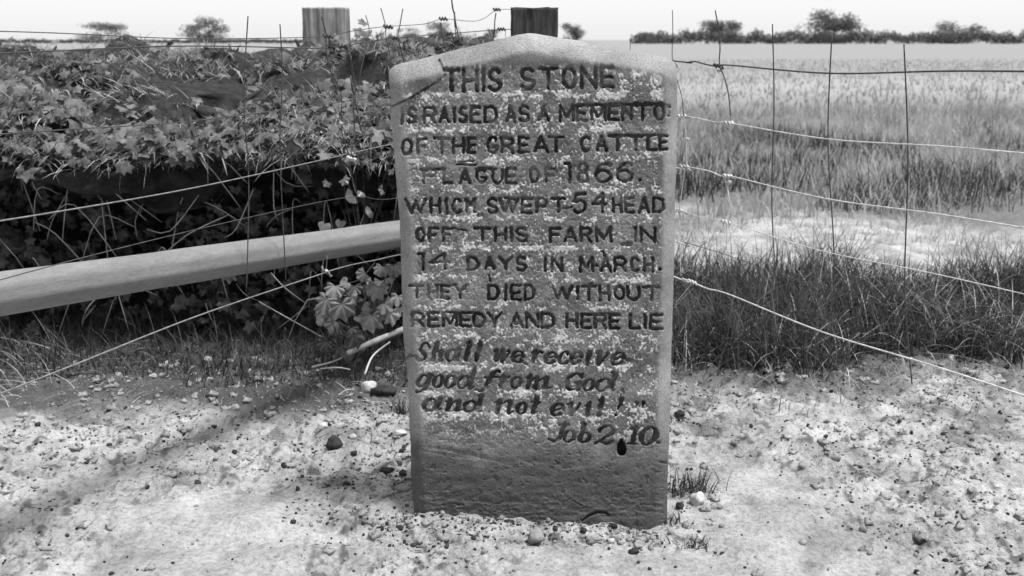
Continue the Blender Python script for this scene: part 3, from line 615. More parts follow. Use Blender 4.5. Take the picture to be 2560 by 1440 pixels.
# ------------------------------------------------------------------ leafy plants on the left
LEAF = [lobed(5, .32, .26, 4), lobed(7, .22, .26, 4), lobed(3, .18, .12, 4)]
def leaf_mesh(k, seed):
    v, q, t = LEAF[k]; v = v.copy(); rg = np.random.default_rng(seed); v[:, 2] += .06 * np.sin(v[:, 0] * 4 + seed) ; v *= (1 + rg.normal(0, .03, v.shape))
    return v, q, t
def plant(name, label, cat, leaves, rootpx, Y, mat, group=None, stem_mat=None):
    rx_, ry_ = rootpx; r0 = P(rx_, ry_, Y); root = empty(name, tuple(r0)); tag(root, label, cat, group)
    for i, (px, py, sz, spin, tilt, k) in enumerate(leaves):
        yq = Y + random.uniform(-.10, .05); c = P(px, py, yq); s_ = sz * 1.35 * yq / F
        v, q, t = leaf_mesh(k, i * 7 + int(px))
        v = rot(v * s_, R(90 - tilt), 0, 0); v = rot(v, 0, R(spin), random.uniform(-.5, .5))
        me = mesh('leaf', v, q, t); o = link('leaf', me, mat, root, tuple(c - r0))
        mid = (c + r0) / 2 + np.array([random.uniform(-.02, .02), .02, random.uniform(-.01, .03)])
        tube_obj('stem', smooth_path([r0, mid, c], 5), .0013, stem_mat or M['ivy'], root, r0, 5)
plant('leafy_plant', 'lobed sunlit leaves below the rail at the far left edge by the soil', 'plant',
      [(838, 716, 26, 10, 30, 1), (818, 748, 34, 15, 15, 1), (853, 760, 36, -12, 10, 1), (878, 742, 26, -50, 45, 0), (893, 792, 11, -20, 30, 2), (806, 770, 22, 10, 0, 1), (868, 705, 16, 60, 40, 2)], (845, 868), 3.55, M['leaf'])
plant('leafy_plant', 'taller plant with pleated lobed leaves close against the left edge of the inscribed stone', 'plant',
      [(912, 684, 20, 60, 40, 1), (956, 668, 22, 15, 35, 1), (984, 664, 24, -10, 25, 1), (944, 716, 30, 18, 10, 1), (928, 706, 16, 80, 50, 0), (972, 695, 14, -20, 30, 0), (924, 768, 16, 75, 60, 2), (930, 788, 36, 0, 12, 1), (960, 758, 26, -45, 40, 0), (976, 782, 28, -25, 22, 0), (996, 740, 22, 10, 20, 0), (1000, 770, 18, -5, 15, 1), (965, 712, 12, 40, 40, 2)], (950, 872), 3.58, M['leaf'])
plant('leafy_plant', 'drooping darker leaves hanging over the bare soil below the leafy plants', 'plant',
      [(886, 838, 30, -25, 20, 0), (846, 866, 34, 20, 10, 1), (868, 880, 20, -10, 30, 2), (815, 855, 22, 30, 20, 1)], (880, 905), 3.5, M['ivy'])
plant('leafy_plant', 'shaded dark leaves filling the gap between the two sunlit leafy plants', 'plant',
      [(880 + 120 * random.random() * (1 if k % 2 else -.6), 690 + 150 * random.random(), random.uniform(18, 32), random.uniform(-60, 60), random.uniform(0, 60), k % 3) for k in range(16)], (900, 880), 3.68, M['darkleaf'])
plant('ivy_sprig', 'pale glossy ivy leaves catching light in the dark hollow above the rail', 'ivy',
      [(884, 488, 20, 55, 55, 2), (905, 482, 12, 40, 60, 2), (872, 398, 12, 10, 30, 2), (886, 398, 12, -40, 30, 2), (928, 528, 17, 60, 50, 2), (957, 474, 14, 80, 60, 0), (905, 395, 13, 20, 40, 2), (812, 560, 18, 15, 30, 2), (852, 553, 14, 10, 30, 2), (833, 342, 18, 20, 20, 0), (978, 424, 12, -30, 30, 0), (985, 350, 16, 10, 30, 0), (820, 455, 13, 40, 40, 0), (858, 448, 15, -40, 40, 0)], (900, 640), 3.78, M['ivypale'])
plant('ivy_sprig', 'short ivy sprig with folded leaves beside the white knot of the left wire', 'ivy',
      [(852, 312, 7, 0, 20, 2), (846, 355, 12, 50, 30, 2), (835, 330, 14, 20, 30, 0), (868, 372, 9, -30, 40, 2)], (850, 420), 3.72, M['ivypale'])

# ------------------------------------------------------------------ rail, sticks, posts
def FL(px): return np.minimum(4.256 / (1 + .000872 * (1280 - np.asarray(px, float))), 4.05)     # the left fence runs away to the post behind the stone
def FR(px): return np.minimum(4.38 / (1 + .0008 * (np.asarray(px, float) - 1280)), 4.05)    # the right fence comes back from it
def build_rail():
    px = np.linspace(560, 1290, 40); yc = np.interp(px, [560, 800, 1000, 1290], [680, 614, 584, 545])
    a_ = P(800, 614, float(FL(800)) + .1); b_ = P(1000, 584, float(FL(1000)) + .1); c = np.array([a_ + (b_ - a_) * u for u in np.linspace(-4.6, 1.9, 90)])
    n = len(c); r = .047 + .0025 * fbm(np.arange(n) / 6, np.zeros(n), 90, 2)
    off = c.mean(0)
    v, q, t = tube(c - off, np.ones(n), sides=36); cc = np.repeat(c - off, 36, 0); d = v[:n * 36] - cc
    ang = np.degrees(np.arctan2(d[:, 2], -d[:, 1])); m_ = ((ang + 18) % 72) - 36                     # blunt arris towards the front, a flatter face above and below
    rr = np.repeat(r, 36) * (.72 + .28 / np.cos(np.radians(m_)) * 1.0) * (1 + .012 * fbm(ang / 14, np.repeat(np.arange(n), 36) / 9, 91, 3)); v[:n * 36] = cc + d * rr[:, None]
    o = link('timber_rail', mesh('timber_rail', v, q, t), M['rail'], None, tuple(off))
    tag(o, 'pale smooth round timber rail running level behind the left wires', 'rail')
build_rail()
def stick(name, label, pts, r0, r1, mat, cat='stick', group=None):
    p = smooth_path(np.array(pts), 7); off = p[0].copy(); n = len(p)
    o = tube_obj(name, p - off, np.linspace(r0, r1, n) * (1 + .08 * np.sin(np.arange(n))), mat, sides=8); o.location = off
    tag(o, label, cat, group)
stick('branch', 'straight thin branch slanting up behind the lower left of the stone', [P(868, 884, 3.45), P(930, 856, 3.47), P(1012, 822, 3.5), P(1080, 795, 3.53)], .010, .012, M['stick'], 'branch')
stick('twig', 'pale forked twig leaning on soil under the branch', [P(912, 936, 3.3), P(932, 890, 3.38), P(975, 855, 3.42)], .004, .003, M['drystem'], 'twig')
stick('twig', 'curved dry twig lying at the far left edge of the soil', [P(780, 918, 3.4), P(830, 905, 3.45), P(856, 894, 3.5)], .004, .003, M['drystem'], 'twig')
stick('twig', 'long dry twig crossing the leaf litter left of the white pebble', [P(800, 922, 3.38), P(845, 919, 3.36), P(875, 924, 3.33)], .003, .002, M['drystem'], 'twig')
stick('twig', 'short pale twig pointing at the white pebble', [P(846, 988, 3.22), P(866, 975, 3.24), P(886, 974, 3.26)], .003, .002, M['drystem'], 'twig')
stick('twig', 'dark thin twig pressed in the sand at the lower left', [P(1040, 1369, 2.2), P(1056, 1367, 2.2)], .002, .0015, M['darkst'], 'twig')

def build_post(x0, x1, ytop, Y, th, mat, name, label, ragged=.004, seed=0, lean=0):
    a = P(x0, ytop, Y); b = P(x1, ytop, Y); wd = b[0] - a[0]; H = a[2]
    cx = (a[0] + b[0]) / 2; nz = 160; per = []
    m = 24
    for k in range(4):
        for i in range(m):
            u = i / m
            c = [(-1, -1), (1, -1), (1, 1), (-1, 1)]; p = c[k]; q = c[(k + 1) % 4]
            per.append(((p[0] + (q[0] - p[0]) * u) * wd / 2, (p[1] + (q[1] - p[1]) * u) * th / 2))
    per = np.array(per); rr = np.hypot(*per.T); lim = .5 * math.hypot(wd, th); per *= np.where(rr > lim * .93, lim * .93 / rr, 1)[:, None]
    zs = np.linspace(-.3, H, nz); nP = len(per); kk = np.arange(nP)
    Zg = np.repeat(zs[:, None], nP, 1); g = ragged * fbm(kk[None] / 1.8 + 0 * Zg, Zg * 5, seed, 2) + ragged * 1.3 * fbm(kk[None] / 9 + 0 * Zg, Zg * 9, seed + 1, 3)
    # drying cracks run up the grain
    for c_ in (7, 17, 31, 44): g = g - .007 * np.exp(-((kk[None] - c_ + 2 * fbm(Zg * 2, Zg * 0, seed + c_, 2)) / 1.0) ** 2)
    per3 = per[None] * (1 + g[..., None] / (wd / 2))
    Zg[-1] += ragged * fbm(kk / 3, kk * 0, seed + 9, 2); v = np.concatenate([per3, Zg[..., None]], -1).reshape(-1, 3)
    q = [(i * nP + k, i * nP + (k + 1) % nP, (i + 1) * nP + (k + 1) % nP, (i + 1) * nP + k) for i in range(nz - 1) for k in range(nP)]
    v = np.concatenate([v, [[0, 0, H]]]); t = [((nz - 1) * nP + k, (nz - 1) * nP + (k + 1) % nP, nz * nP) for k in range(nP)]
    o = link(name, mesh(name, v, q, t), mat, None, (cx, Y, 0)); tag(o, label, 'post', 'fence posts'); return o
build_post(1278, 1393, 20, 4.1, .15, M['darkpost'], 'fence_post', 'dark rough wooden fence post standing directly behind the peak of the stone', .004, 3)
build_post(762, 868, 20, 6.9, .24, M['palepost'], 'fence_post', 'pale weathered post with vertical grooves at the upper left, rising out of the bank', .004, 13)

# ------------------------------------------------------------------ wire fences
def wire_fence(label, FD, lines, stays, knots, ties):
    root = empty('wire_fence', tuple(P(1335, 600, 4.0))); off = np.array(root.location); tag(root, label, 'wire fence')
    for pts, r, mt in lines:
        q = [P(x, y, float(FD(x))) for x, y in pts]
        if FD is FL:                                  # runs on, straight, past the photographer
            e = (P(800, 0, float(FL(800))) - P(1000, 0, float(FL(1000)))) * (1, 1, 0); k = 1 + (pts[0][0] < 700)
            q = [q[k - 1 + 0] + e * u for u in (4.2, 2.5, 1.2)] + q[k - 1:] if pts[0][0] >= 700 else [q[1] + e * u + np.array([0, 0, .01 * math.sin(u * 5 + pts[1][1])]) for u in (4.2, 3.2, 2.2, 1.2)] + q[1:]
        else:
            q = [v_ for v_, (x, y) in zip(q, pts) if x < 1900]
            e = (P(1825, 0, float(FR(1825))) - P(1690, 0, float(FR(1690)))) * (1, 1, 0); q = q + [q[-1] + e * u + np.array([0, 0, .012 * math.sin(u * 3)]) for u in (1.5, 3, 4.6, 6.5, 9)]
        p = smooth_path(q, 9); tube_obj('line_wire', p, r, mt, root, off, 6)
    for pts, r, mt in stays:
        p = smooth_path([P(x, y, float(FD(x)) - .004) for x, y in pts], 8); tube_obj('stay_wire', p, r, mt, root, off, 6)
    for x, y, a, mt in knots:                        # hinge joints: a stay wrapped two or three turns round the line wire
        c = P(x, y, float(FD(x)) - .003); u = np.linspace(0, 1, 26); L_ = .030
        h = np.stack([c[0] + (u - .5) * L_, c[1] + .0052 * np.cos(u * 6 * math.pi), c[2] + .0052 * np.sin(u * 6 * math.pi) - (u - .5) * L_ * math.tan(R(a))], -1)
        tube_obj('knot', h, .0030, mt, root, off, 5)
    for x, y, r in ties:
        b = Bag(); v, q = lump_v(r, r * .6, r * .8, int(x), 10, 6, .35); b.add(v + P(x, y, float(FD(x)) - .008), q); b.build('wool_tuft', M['pale'], root, off)
RW, GW = M['rustwire'], M['wire']
wire_fence('woven wire fence of rusty and pale wires running left from behind the stone', FL,
 [([(560, 108), (800, 92), (868, 80), (925, 71), (970, 66), (1060, 60), (1108, 48), (1180, 53), (1210, 46), (1242, 25), (1285, 24)], .0012, RW),
  ([(560, 140), (800, 121), (822, 117), (860, 114), (985, 95), (1120, 84), (1160, 81), (1250, 74), (1290, 73)], .0018, RW),
  ([(560, 470), (800, 401), (862, 386), (882, 382), (930, 371), (985, 360), (1100, 345), (1290, 318)], .0018, M['dullwire']),
  ([(560, 760), (800, 686), (822, 678), (880, 662), (940, 650), (1000, 637), (1120, 620), (1290, 590)], .0020, M['dullwire']),
  ([(560, 290), (800, 262), (870, 252), (980, 240), (1290, 200)], .0014, RW),
  ([(560, 470 + 130), (800, 505), (900, 492), (1000, 494), (1290, 430)], .0012, RW)],
 [([(803, 42), (815, 84), (816, 125), (824, 170), (845, 215), (854, 245), (853, 310), (858, 345), (872, 390), (876, 430), (888, 470)], .0017, RW),
  ([(822, 92), (826, 118)], .0017, RW),
  ([(862, 113), (875, 145), (884, 190), (888, 230), (884, 262), (886, 330), (880, 385)], .0024, RW),
  ([(873, 40), (875, 115), (878, 170), (888, 215)], .0011, RW),
  ([(914, 38), (923, 74), (917, 108), (908, 150), (900, 190), (896, 240)], .0013, RW),
  ([(952, 20), (963, 62), (965, 92), (972, 125), (980, 165)], .0015, RW),
  ([(1007, 22), (1000, 62), (995, 92), (1003, 125), (1012, 165)], .0019, RW),
  ([(1102, 56), (1106, 88), (1113, 122), (1116, 160)], .0018, RW), ([(1072, 92), (1066, 115), (1055, 142), (1050, 170)], .0014, RW),
  ([(1137, 30), (1136, 50), (1139, 80), (1143, 118), (1143, 150)], .0020, RW), ([(1128, 82), (1133, 100), (1139, 124)], .0016, RW),
  ([(1240, 32), (1237, 52), (1236, 76), (1233, 98), (1230, 130)], .0026, RW), ([(1219, 72), (1227, 90), (1231, 100)], .0016, RW), ([(1264, 74), (1263, 92)], .0012, RW),
  ([(700, 60), (706, 200), (700, 380), (715, 700)], .0017, RW), ([(620, 40), (610, 250), (622, 460), (616, 730)], .0017, RW), ([(815, 680), (818, 640)], .0012, M['dullwire'])],
 [(820, 90, 3, RW), (858, 115, 3, RW), (970, 67, 3, RW), (988, 95, 3, RW), (1108, 47, 0, RW), (1122, 84, 2, RW), (1242, 24, 0, RW), (1254, 73, 0, RW), (1138, 50, 80, RW), (853, 310, 60, M['dullwire']), (875, 384, 10, M['dullwire']), (816, 679, 40, M['dullwire']), (890, 260, 80, RW)],
 [(852, 309, .007), (872, 396, .010), (884, 399, .008), (816, 678, .006)])
wire_fence('woven wire fence with pale square mesh at the right of the stone', FR,
 [([(1335, 120), (1690, 153), (1715, 156), (1738, 154), (1765, 161), (1797, 166), (1825, 163), (2100, 210), (2560, 300)], .0024, RW),
  ([(1335, 230), (1694, 291), (1712, 291), (1750, 297), (1790, 306), (1825, 308), (2100, 390), (2560, 530)], .0020, GW),
  ([(1335, 330), (1690, 419), (1712, 417), (1770, 427), (1805, 441), (1825, 440), (2100, 545), (2560, 760)], .0020, GW),
  ([(1335, 410), (1688, 526), (1700, 525), (1750, 543), (1815, 555), (2100, 690), (2560, 940)], .0013, GW),
  ([(1335, 470), (1686, 604), (1712, 606), (1760, 620), (1825, 640), (2100, 770), (2560, 1060)], .0011, RW),
  ([(1335, 540), (1684, 691), (1705, 696), (1732, 706), (1770, 722), (1825, 737), (2100, 850), (2560, 1180)], .0022, GW)],
 [([(1681, 25), (1682, 80), (1681, 145), (1693, 200), (1705, 245), (1709, 290)], .0014, RW),
  ([(1788, 26), (1797, 75), (1800, 120), (1799, 160), (1813, 200), (1822, 240), (1826, 290)], .0020, RW),
  ([(1708, 291), (1714, 330), (1716, 370), (1717, 416)], .0016, GW), ([(1713, 418), (1707, 460), (1698, 524)], .0018, GW),
  ([(1696, 526), (1699, 570), (1702, 690)], .0011, GW), ([(1808, 441), (1818, 470), (1826, 520), (1821, 560)], .0014, GW), ([(1818, 556), (1816, 625)], .0014, GW),
  ([(1732, 706), (1712, 730), (1690, 757)], .0014, GW),
  ([(1576, 96), (1575, 140)], .0012, RW), ([(1931, 60), (1935, 250), (1930, 520), (1945, 790)], .0018, RW), ([(2080, 80), (2070, 350), (2085, 640), (2078, 840)], .0018, RW), ([(2260, 110), (2270, 400), (2262, 720), (2280, 960)], .0018, RW)],
 [(1797, 166, 10, RW), (1706, 291, 0, GW), (1823, 308, 0, GW), (1712, 417, 0, GW), (1821, 441, 5, GW), (1696, 526, 0, GW), (1815, 556, 10, GW), (1732, 706, 20, GW)],
 [(1798, 176, .007), (1719, 348, .006), (1823, 456, .008)])

# ------------------------------------------------------------------ grass right of the stone and beyond
def scatter(n, fx, fy, seed, keep=None):
    rg = np.random.default_rng(seed); X = rg.uniform(*fx, n); Y = rg.uniform(*fy, n)
    if keep is not None:
        k = keep(X, Y, rg); X = X[k]; Y = Y[k]
    return X, Y, rg
def grass_patch(name, label, n, fx, fy, h, wd, lean, mat, seed, keep=None, curl=1.0, segs=4, cat='grass'):
    X, Y, rg = scatter(n, fx, fy, seed, keep); m = len(X)
    hh = rg.uniform(*h, m) * (.7 + .6 * vn(X * 3, Y * 3, seed)); ww = rg.uniform(*wd, m)
    v, q = blades(X, Y, soil_h(X, Y) - .005, hh, ww, lean, curl, segs, None, seed)
    b = Bag(); b.add(v, q); tag(b.build(name, mat), label, cat, kind='stuff')
edge = lambda X, Y, rg: (Y > 3.42 + .22 * vn(X * 4, Y * 0, 8) + .12 * np.sin(X * 5) + .1 * rg.random(len(X)) + .0 * X) & (Y < 4.75 + .25 * vn(X * 2, Y * 0, 3))
grass_patch('rank_grass', 'dark rank grass tangle right of the stone', 26000, (.35, 4.2), (3.4, 5.0), (.14, .34), (.003, .006), .5, M['grass'], 101, edge, 1.6, 5)
grass_patch('dry_grass', 'pale dry stems tangled through the rank grass', 4200, (.35, 4.2), (3.35, 5.0), (.16, .36), (.0025, .0045), .8, M['drystem'], 102, edge, 1.9, 6)
grass_patch('straggling_grass', 'sparse short grass straggling over the soil in front of the rank grass', 1500, (.34, 3.5), (2.75, 3.6), (.03, .11), (.0025, .005), .8, M['grassmid'], 110, lambda X, Y, rg: vn(X * 6, Y * 6, 7) + .5 * (Y - 3.2) > .55, 1.2, 3)
grass_patch('path_edge_grass', 'thin grass on the sandy patch beyond the rank grass', 9000, (.2, 7), (4.6, 8.2), (.04, .12), (.004, .007), .5, M['grassmid'], 103, lambda X, Y, rg: vn(X * 1.7, Y * 1.7, 7) > .55)
grass_patch('tussock_grass', 'uneven tussocks beyond the sandy patch', 42000, (-1, 16), (6.8, 17), (.10, .28), (.006, .012), .4, M['grassmid'], 104, lambda X, Y, rg: (X < Y * .9) & (vn(X * 1.4, Y * 1.1, 9) + .25 * rg.random(len(X)) > .48), 1.0, 3)
grass_patch('dark_tussock_grass', 'dark tussocks in a strip beyond the sandy patch', 26000, (.3, 12), (7.0, 12.5), (.12, .3), (.006, .011), .4, M['grass'], 105, lambda X, Y, rg: (X < Y * .9) & (vn(X * 1.1 + 4, Y * 1.5, 12) + .2 * rg.random(len(X)) > .74 - .40 * np.exp(-((Y - 8.0) / .55) ** 2)), 1.0, 3)
grass_patch('meadow_grass', 'pale cropped meadow grass of the field', 60000, (-3, 45), (15, 60), (.06, .22), (.02, .04), .5, M['grassmid'], 106, lambda X, Y, rg: (X < Y * .75) & (rg.random(len(X)) < 15 / Y), 1.0, 2)
grass_patch('litter_stems', 'pale dry stems littering the soil at the foot of the bank', 1100, (-3.5, -.28), (3.15, 3.9), (.05, .22), (.002, .004), 1.2, M['drystem'], 107, None, 1.2, 4)
grass_patch('litter_grass', 'dark grass and rotting leaves at the foot of the bank', 11000, (-3.5, -.25), (3.2, 4.3), (.04, .14), (.003, .006), .9, M['grass'], 108, lambda X, Y, rg: Y > 3.3 + .2 * vn(X * 4, Y * 4, 4) + .0 * X, 1.2, 4)

def tuft(px, py, n, h, label, mat, spread=.03, seed=1, lean=.5):
    x, y = G(px, py); rg = np.random.default_rng(seed); z = float(soil_h(x, y))
    v, q = blades(rg.normal(0, spread, n), rg.normal(0, spread * .7, n), np.full(n, -.004), rg.uniform(.4, 1, n) * h, rg.uniform(.002, .0045, n), lean, 1.1, 4, None, seed)
    o = link('grass_tuft', mesh('grass_tuft', v, q), mat, None, (x, y, z)); tag(o, label, 'grass tuft', 'grass tufts in the sand')
tuft(1712, 1222, 90, .085, 'dark grass tuft at the lower right edge of the slab above a pale buried stone', M['grass'], .035, 3)
tuft(1757, 1212, 55, .08, 'thin grass tuft at the right edge of the photo above the pale half buried stone', M['grass'], .025, 4)
tuft(1690, 1300, 40, .05, 'small sparse tuft hugging the foot of the stone at its lower right corner', M['grass'], .025, 5)
tuft(1735, 1350, 30, .05, 'sparse tuft of short grass in bright sand at lower right', M['grass'], .022, 6)
tuft(1006, 1040, 45, .09, 'dark tuft squeezed against the left edge of the stone', M['grass'], .02, 7)
tuft(1700, 1060, 30, .05, 'short tuft beside the right edge of the stone level with the last inscribed line', M['grass'], .02, 8)

# ------------------------------------------------------------------ stones and clods on the soil
def rock(px, py, wp, hp, mat, label, name='stone', cat='stone', flat=.7, group=None, seed=None, spin=0):
    x, y = G(px, py + hp * .35); d = math.hypot(math.hypot(x, y), CAMH); rx = wp / 2 * d / F; rz = hp / 2 * d / F
    b = Bag(); v, q = lump_v(rx, max(rz, rx * .55), rz * 1.05, seed or int(px * 3 + py), 16, 10, .2); b.add(rot(v, 0, 0, R(spin)), q)
    o = b.build(name, mat); o.location = (x, y, float(np.max(soil_h(x + rx * np.array([0, -1, 1, 0, 0]), y + rx * np.array([0, 0, 0, -1, -2.5])))) + rz * .5); tag(o, label, cat, group)
rock(922, 976, 36, 30, M['pale'], 'rounded white pebble lying on soil left of the stone', 'pebble', 'pebble')
rock(836, 1117, 42, 34, M['darkst'], 'black rounded stone on bare sand at the lower left')
rock(1340, 1341, 36, 36, M['mid'], 'roundish earthy clod in front of the middle of the stone', 'clod', 'clod')
rock(1744, 1238, 34, 36, M['pale'], 'pale half buried stone under grass tufts at the lower right')
rock(962, 988, 62, 24, M['darkst'], 'flat black clod right of the white pebble', 'clod', 'clod')
rock(968, 1196, 34, 16, M['darkst'], 'long dark clod on sand near the lower left edge of the slab', 'clod', 'clod', spin=10)
rock(1584, 1378, 26, 14, M['darkst'], 'dark wedge shaped clod in front of the lower right corner of the stone', 'clod', 'clod')
rock(1216, 1152, 1, 1, M['mid'], 'tiny crumb', 'clod', 'clod') if False else None
rock(1008, 1192, 18, 16, M['darkst'], 'small black stone touching the left edge of the stone slab near its foot')
rock(886, 1142, 16, 12, M['darkst'], 'small dark stone right of the larger black one')
rock(1008, 1248, 40, 18, M['mid'], 'crumbly clod wedged by the left foot of the stone slab', 'clod', 'clod')
rock(808, 1080, 26, 18, M['pale'], 'flat pale stone at the far left edge of the sand')
rock(884, 1106, 20, 14, M['pale'], 'small white stone above the small dark one at lower left')
rock(1000, 1090, 34, 14, M['pale'], 'pale flat stone against the left edge of the slab')
rock(1698, 1045, 26, 16, M['darkst'], 'dark stone close to the right edge of the slab')
rock(1700, 1258, 20, 20, M['darkst'], 'dark lump at right foot of the slab below the grass tuft', 'clod', 'clod')
rock(1714, 1300, 18, 16, M['mid'], 'earthy lump right of the slab foot', 'clod', 'clod')
rock(1796, 1258, 22, 14, M['mid'], 'oval clod at the right edge of the photo', 'clod', 'clod')
rock(1600, 1352, 30, 16, M['mid'], 'broken clod just in front of the right foot of the slab', 'clod', 'clod')
rock(1458, 1330, 16, 14, M['darkst'], 'small dark stone at the foot of the slab below the crescent flake')
for i_, (a_, b_, c_, t_) in enumerate([(1615, 1338, 22, 'largest'), (1640, 1342, 16, 'rightmost'), (1572, 1352, 14, 'leftmost'), (1632, 1360, 13, 'nearest')]):
    rock(a_, b_, c_, c_ * .75, M['mid'], t_ + ' of the four crumbly clods heaped before the right foot of the slab', 'clod', 'clod', group='clods at the right foot of the slab')
rock(1528, 1358, 16, 12, M['pale'], 'small bright stone in front of the slab foot')

def crumbs():
    rg = np.random.default_rng(55); 
    for name, mat, n, lab, sz in (('soil_crumbs', M['mid'], 9000, 'small crumbs of sandy soil scattered over the ground', (.0016, .0052)), ('dark_grit', M['darkst'], 4200, 'dark grit and bits of rotten leaf scattered on the sand', (.0018, .0055))):
        base, q = lump_v(1, 1, .7, 5, 6, 4, .2); b = []; Q = []
        X = rg.uniform(-2.6, 2.6, n * 3); Y = 1.9 + 2.0 * rg.random(n * 3) ** .9
        k = (sstep(-.1, .5, fbm(X * 2.3 + 3, Y * 2.3, 5, 2) + .5 * sstep(2.5, 3.1, Y)) + .12 > rg.random(n * 3)) & ~((np.abs(X - .065) < .31) & (np.abs(Y - 2.4) < .08))
        fX = rg.uniform(-.34, .52, n // 16); fY = 2.325 - np.abs(rg.normal(0, .05, n // 16)); fY = np.where(fX > .37, rg.uniform(2.2, 2.7, n // 16), fY)
        gX = rg.uniform(-.6, -.24, n // 16); gY = rg.uniform(2.3, 3.3, n // 16)
        X = np.concatenate([X[k][:n], fX, gX]); Y = np.concatenate([Y[k][:n], fY, gY]); Z = soil_h(X, Y); s_ = rg.uniform(*sz, len(X)) * (1 + (rg.random(len(X)) < .08) * .9)
        sc = s_[:, None] * rg.uniform(.6, 1.3, (len(X), 3)); an = rg.random(len(X)) * 6.28
        bx = base[None] * sc[:, None]; c_, s2 = np.cos(an)[:, None], np.sin(an)[:, None]
        v = np.stack([bx[..., 0] * c_ - bx[..., 1] * s2 + X[:, None], bx[..., 0] * s2 + bx[..., 1] * c_ + Y[:, None], bx[..., 2] + Z[:, None] + s_[:, None] * .25], -1)
        Q = (np.arange(len(X)) * len(base))[:, None, None] + np.array(q)[None]
        o = link(name, mesh(name, v, Q.reshape(-1, 4)), mat); tag(o, lab, 'soil', kind='stuff')
crumbs()
def clods():
    rg = np.random.default_rng(77); b = Bag(); n = 0
    while n < 620:
        x = rg.uniform(-1.6, 1.8); y = rg.uniform(2.05, 3.7)
        if abs(x - .065) < .34 and abs(y - 2.4) < .1: continue
        p = .05 + .9 * sstep(-.1, .5, float(fbm(x * 2.3 + 3, y * 2.3, 5, 2)) + .6 * sstep(2.5, 2.9, y)) + .7 * (abs(x - .065) < .5) * (y > 2.2) * (y < 2.75)
        if rg.random() > p: continue
        s_ = rg.uniform(.006, .017); v, q = lump_v(s_ * rg.uniform(.8, 1.4), s_, s_ * .65, int(rg.integers(1e6)), 9, 6, .42)
        v = v + .12 * s_ * rg.normal(0, 1, v.shape); b.add(rot(v, 0, 0, rg.uniform(0, 6)) + (x, y, float(soil_h(x, y)) + s_ * .15), q); n += 1
    tag(b.build('broken_clods', M['soil'], smooth=False), 'broken sandy clods half bedded in the soil', 'soil', kind='stuff')
clods()

# ------------------------------------------------------------------ far trees and hedge
def leaf_cloud(blobs, n, size, seed):
    rg = np.random.default_rng(seed); vol = np.array([b[3] * b[4] * b[5] for b in blobs]) ** .67; pick = rg.choice(len(blobs), n, p=vol / vol.sum()); B_ = np.array(blobs)[pick]
    d = rg.normal(0, 1, (n, 3)); d /= np.linalg.norm(d, axis=1)[:, None]; r = rg.random(n)[:, None] ** .45
    c = B_[:, :3] + d * r * B_[:, 3:6] * (1 + .2 * np.sin(7 * d[:, :1] + pick[:, None]))
    a = rg.normal(0, 1, (n, 3)); a /= np.linalg.norm(a, axis=1)[:, None]; e = np.cross(a, rg.normal(0, 1, (n, 3))); e /= np.linalg.norm(e, axis=1)[:, None]
    s_ = size * rg.uniform(.6, 1.4, (n, 1)); v = np.stack([c - a * s_, c + e * s_ * .6, c + a * s_, c - e * s_ * .6], 1)
    return v.reshape(-1, 3), np.arange(n * 4).reshape(-1, 4)
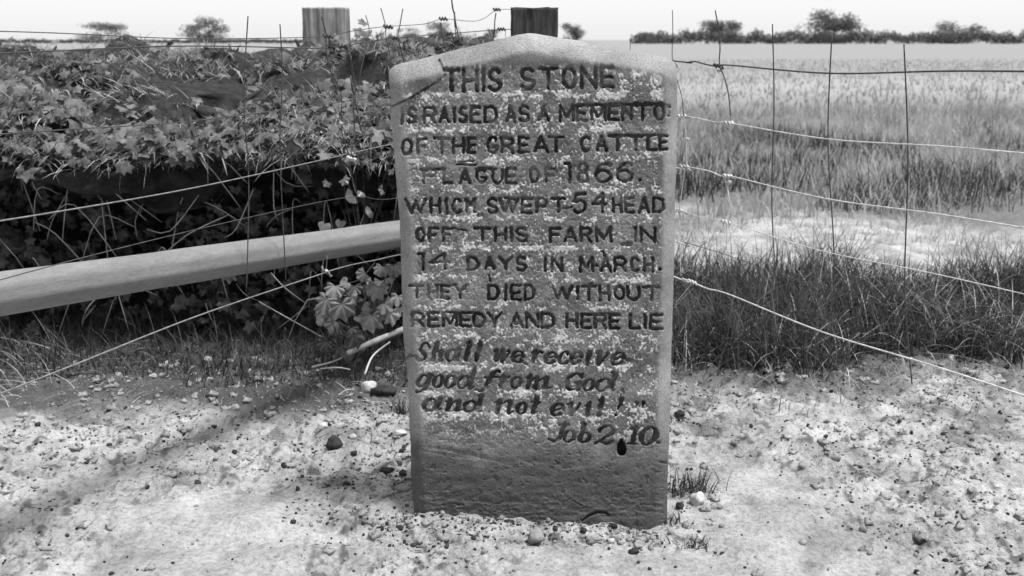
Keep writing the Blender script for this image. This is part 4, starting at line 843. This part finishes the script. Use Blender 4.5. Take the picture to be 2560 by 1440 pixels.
def tree(px, pyb, pyt, wpx, D, label, seed, dense=1.0, lean=0):
    g = P(px, pyb, D); H = (pyb - pyt) * D / F; W_ = wpx * D / F; rg = np.random.default_rng(seed)
    x0 = g[0]; z0 = g[2]; root = empty('tree', (x0, D, z0 - .3)); tag(root, label, 'tree', 'far trees')
    H += .3; tube_obj('trunk', smooth_path([(0, 0, -.3), (.03 * W_, 0, H * .3), (.02 * W_ + lean * W_, 0, H * .75)], 5), np.linspace(H * .035, H * .012, 10), M['bark'], root, sides=8)
    bl = []
    for k in range(18): bl.append((rg.uniform(-.34, .34) * W_ + lean * W_ * .8, rg.uniform(-.3, .3) * W_, H * rg.uniform(.08, .84), W_ * rg.uniform(.16, .26), W_ * .22, H * rg.uniform(.14, .22)))
    for k in range(4):
        bq = bl[k]; tube_obj('limb', smooth_path([(.02 * W_, 0, H * .35), (bq[0] * .6, bq[1] * .6, H * .5), bq[:3]], 4), np.linspace(H * .015, H * .005, 8), M['bark'], root, sides=5)
    v, q = leaf_cloud(bl, int(3600 * dense), H * .028, seed); b = Bag(); b.add(v, q); b.build('crown', M['tree'], root, smooth=False)
tree(1440, 103, 57, 62, 260, 'small rounded tree on the skyline just right of the dark post', 1, .9, -.1)
tree(1796, 106, 48, 110, 170, 'largest tree rising out of the hedge at the upper right', 2, 1.3, .05)
tree(1616, 106, 76, 44, 170, 'short tree at the left end of the far hedge', 3, .8)
tree(1095, 103, 56, 70, 240, 'pale rounded tree on the skyline above the left slope of the stone', 4, .6)
tree(1018, 104, 66, 66, 240, 'spreading low tree on the skyline left of the pale rounded one', 5, .6)
tree(954, 103, 78, 22, 230, 'tiny tree showing between two fence wires on the left skyline', 6, .4)
tree(1228, 104, 70, 50, 240, 'tree on the skyline just left of the dark post', 7, .7)
tree(1172, 104, 84, 46, 240, 'low bush like tree above the upper left edge of the stone', 8, .6)
tree(2080, 108, 30, 150, 170, 'broad tree on the hedge line far right', 9, 1.4)
tree(2390, 108, 55, 120, 170, 'tree at the far right end of the hedge line', 10, 1.2)
tree(520, 104, 40, 120, 200, 'rounded tree beyond the bank at far left', 11, 1.2)
tree(250, 104, 55, 140, 200, 'broad tree beyond the bank near the left corner', 12, 1.2)
def hedge(px0, px1, yb, yt, D, label, seed):
    a = P(px0, yb, D); b_ = P(px1, yb, D); L_ = b_[0] - a[0]; H = (yb - yt) * D / F; rg = np.random.default_rng(seed); n = int(L_ / (H * .5))
    bl = [(k / n * L_, rg.uniform(-.4, .4), H * rg.uniform(.3, .62), H * .5, H * .5, H * rg.uniform(.3, .5)) for k in range(n + 1)]
    v, q = leaf_cloud(bl, n * 620, H * .05, seed); b = Bag(); b.add(v, q)
    o = b.build('hedge', M['tree'], smooth=False); o.location = (a[0], D, a[2] - .25); tag(o, label, 'hedge')
hedge(1592, 2700, 110, 72, 165, 'long dark hedge across the far side of the field at right', 31)
hedge(-120, 1290, 106, 93, 190, 'low hedge line on the skyline behind the bank at left', 32)
hedge(1470, 1585, 110, 104, 300, 'thin low hedge on the distant skyline in the gap right of the post', 33)
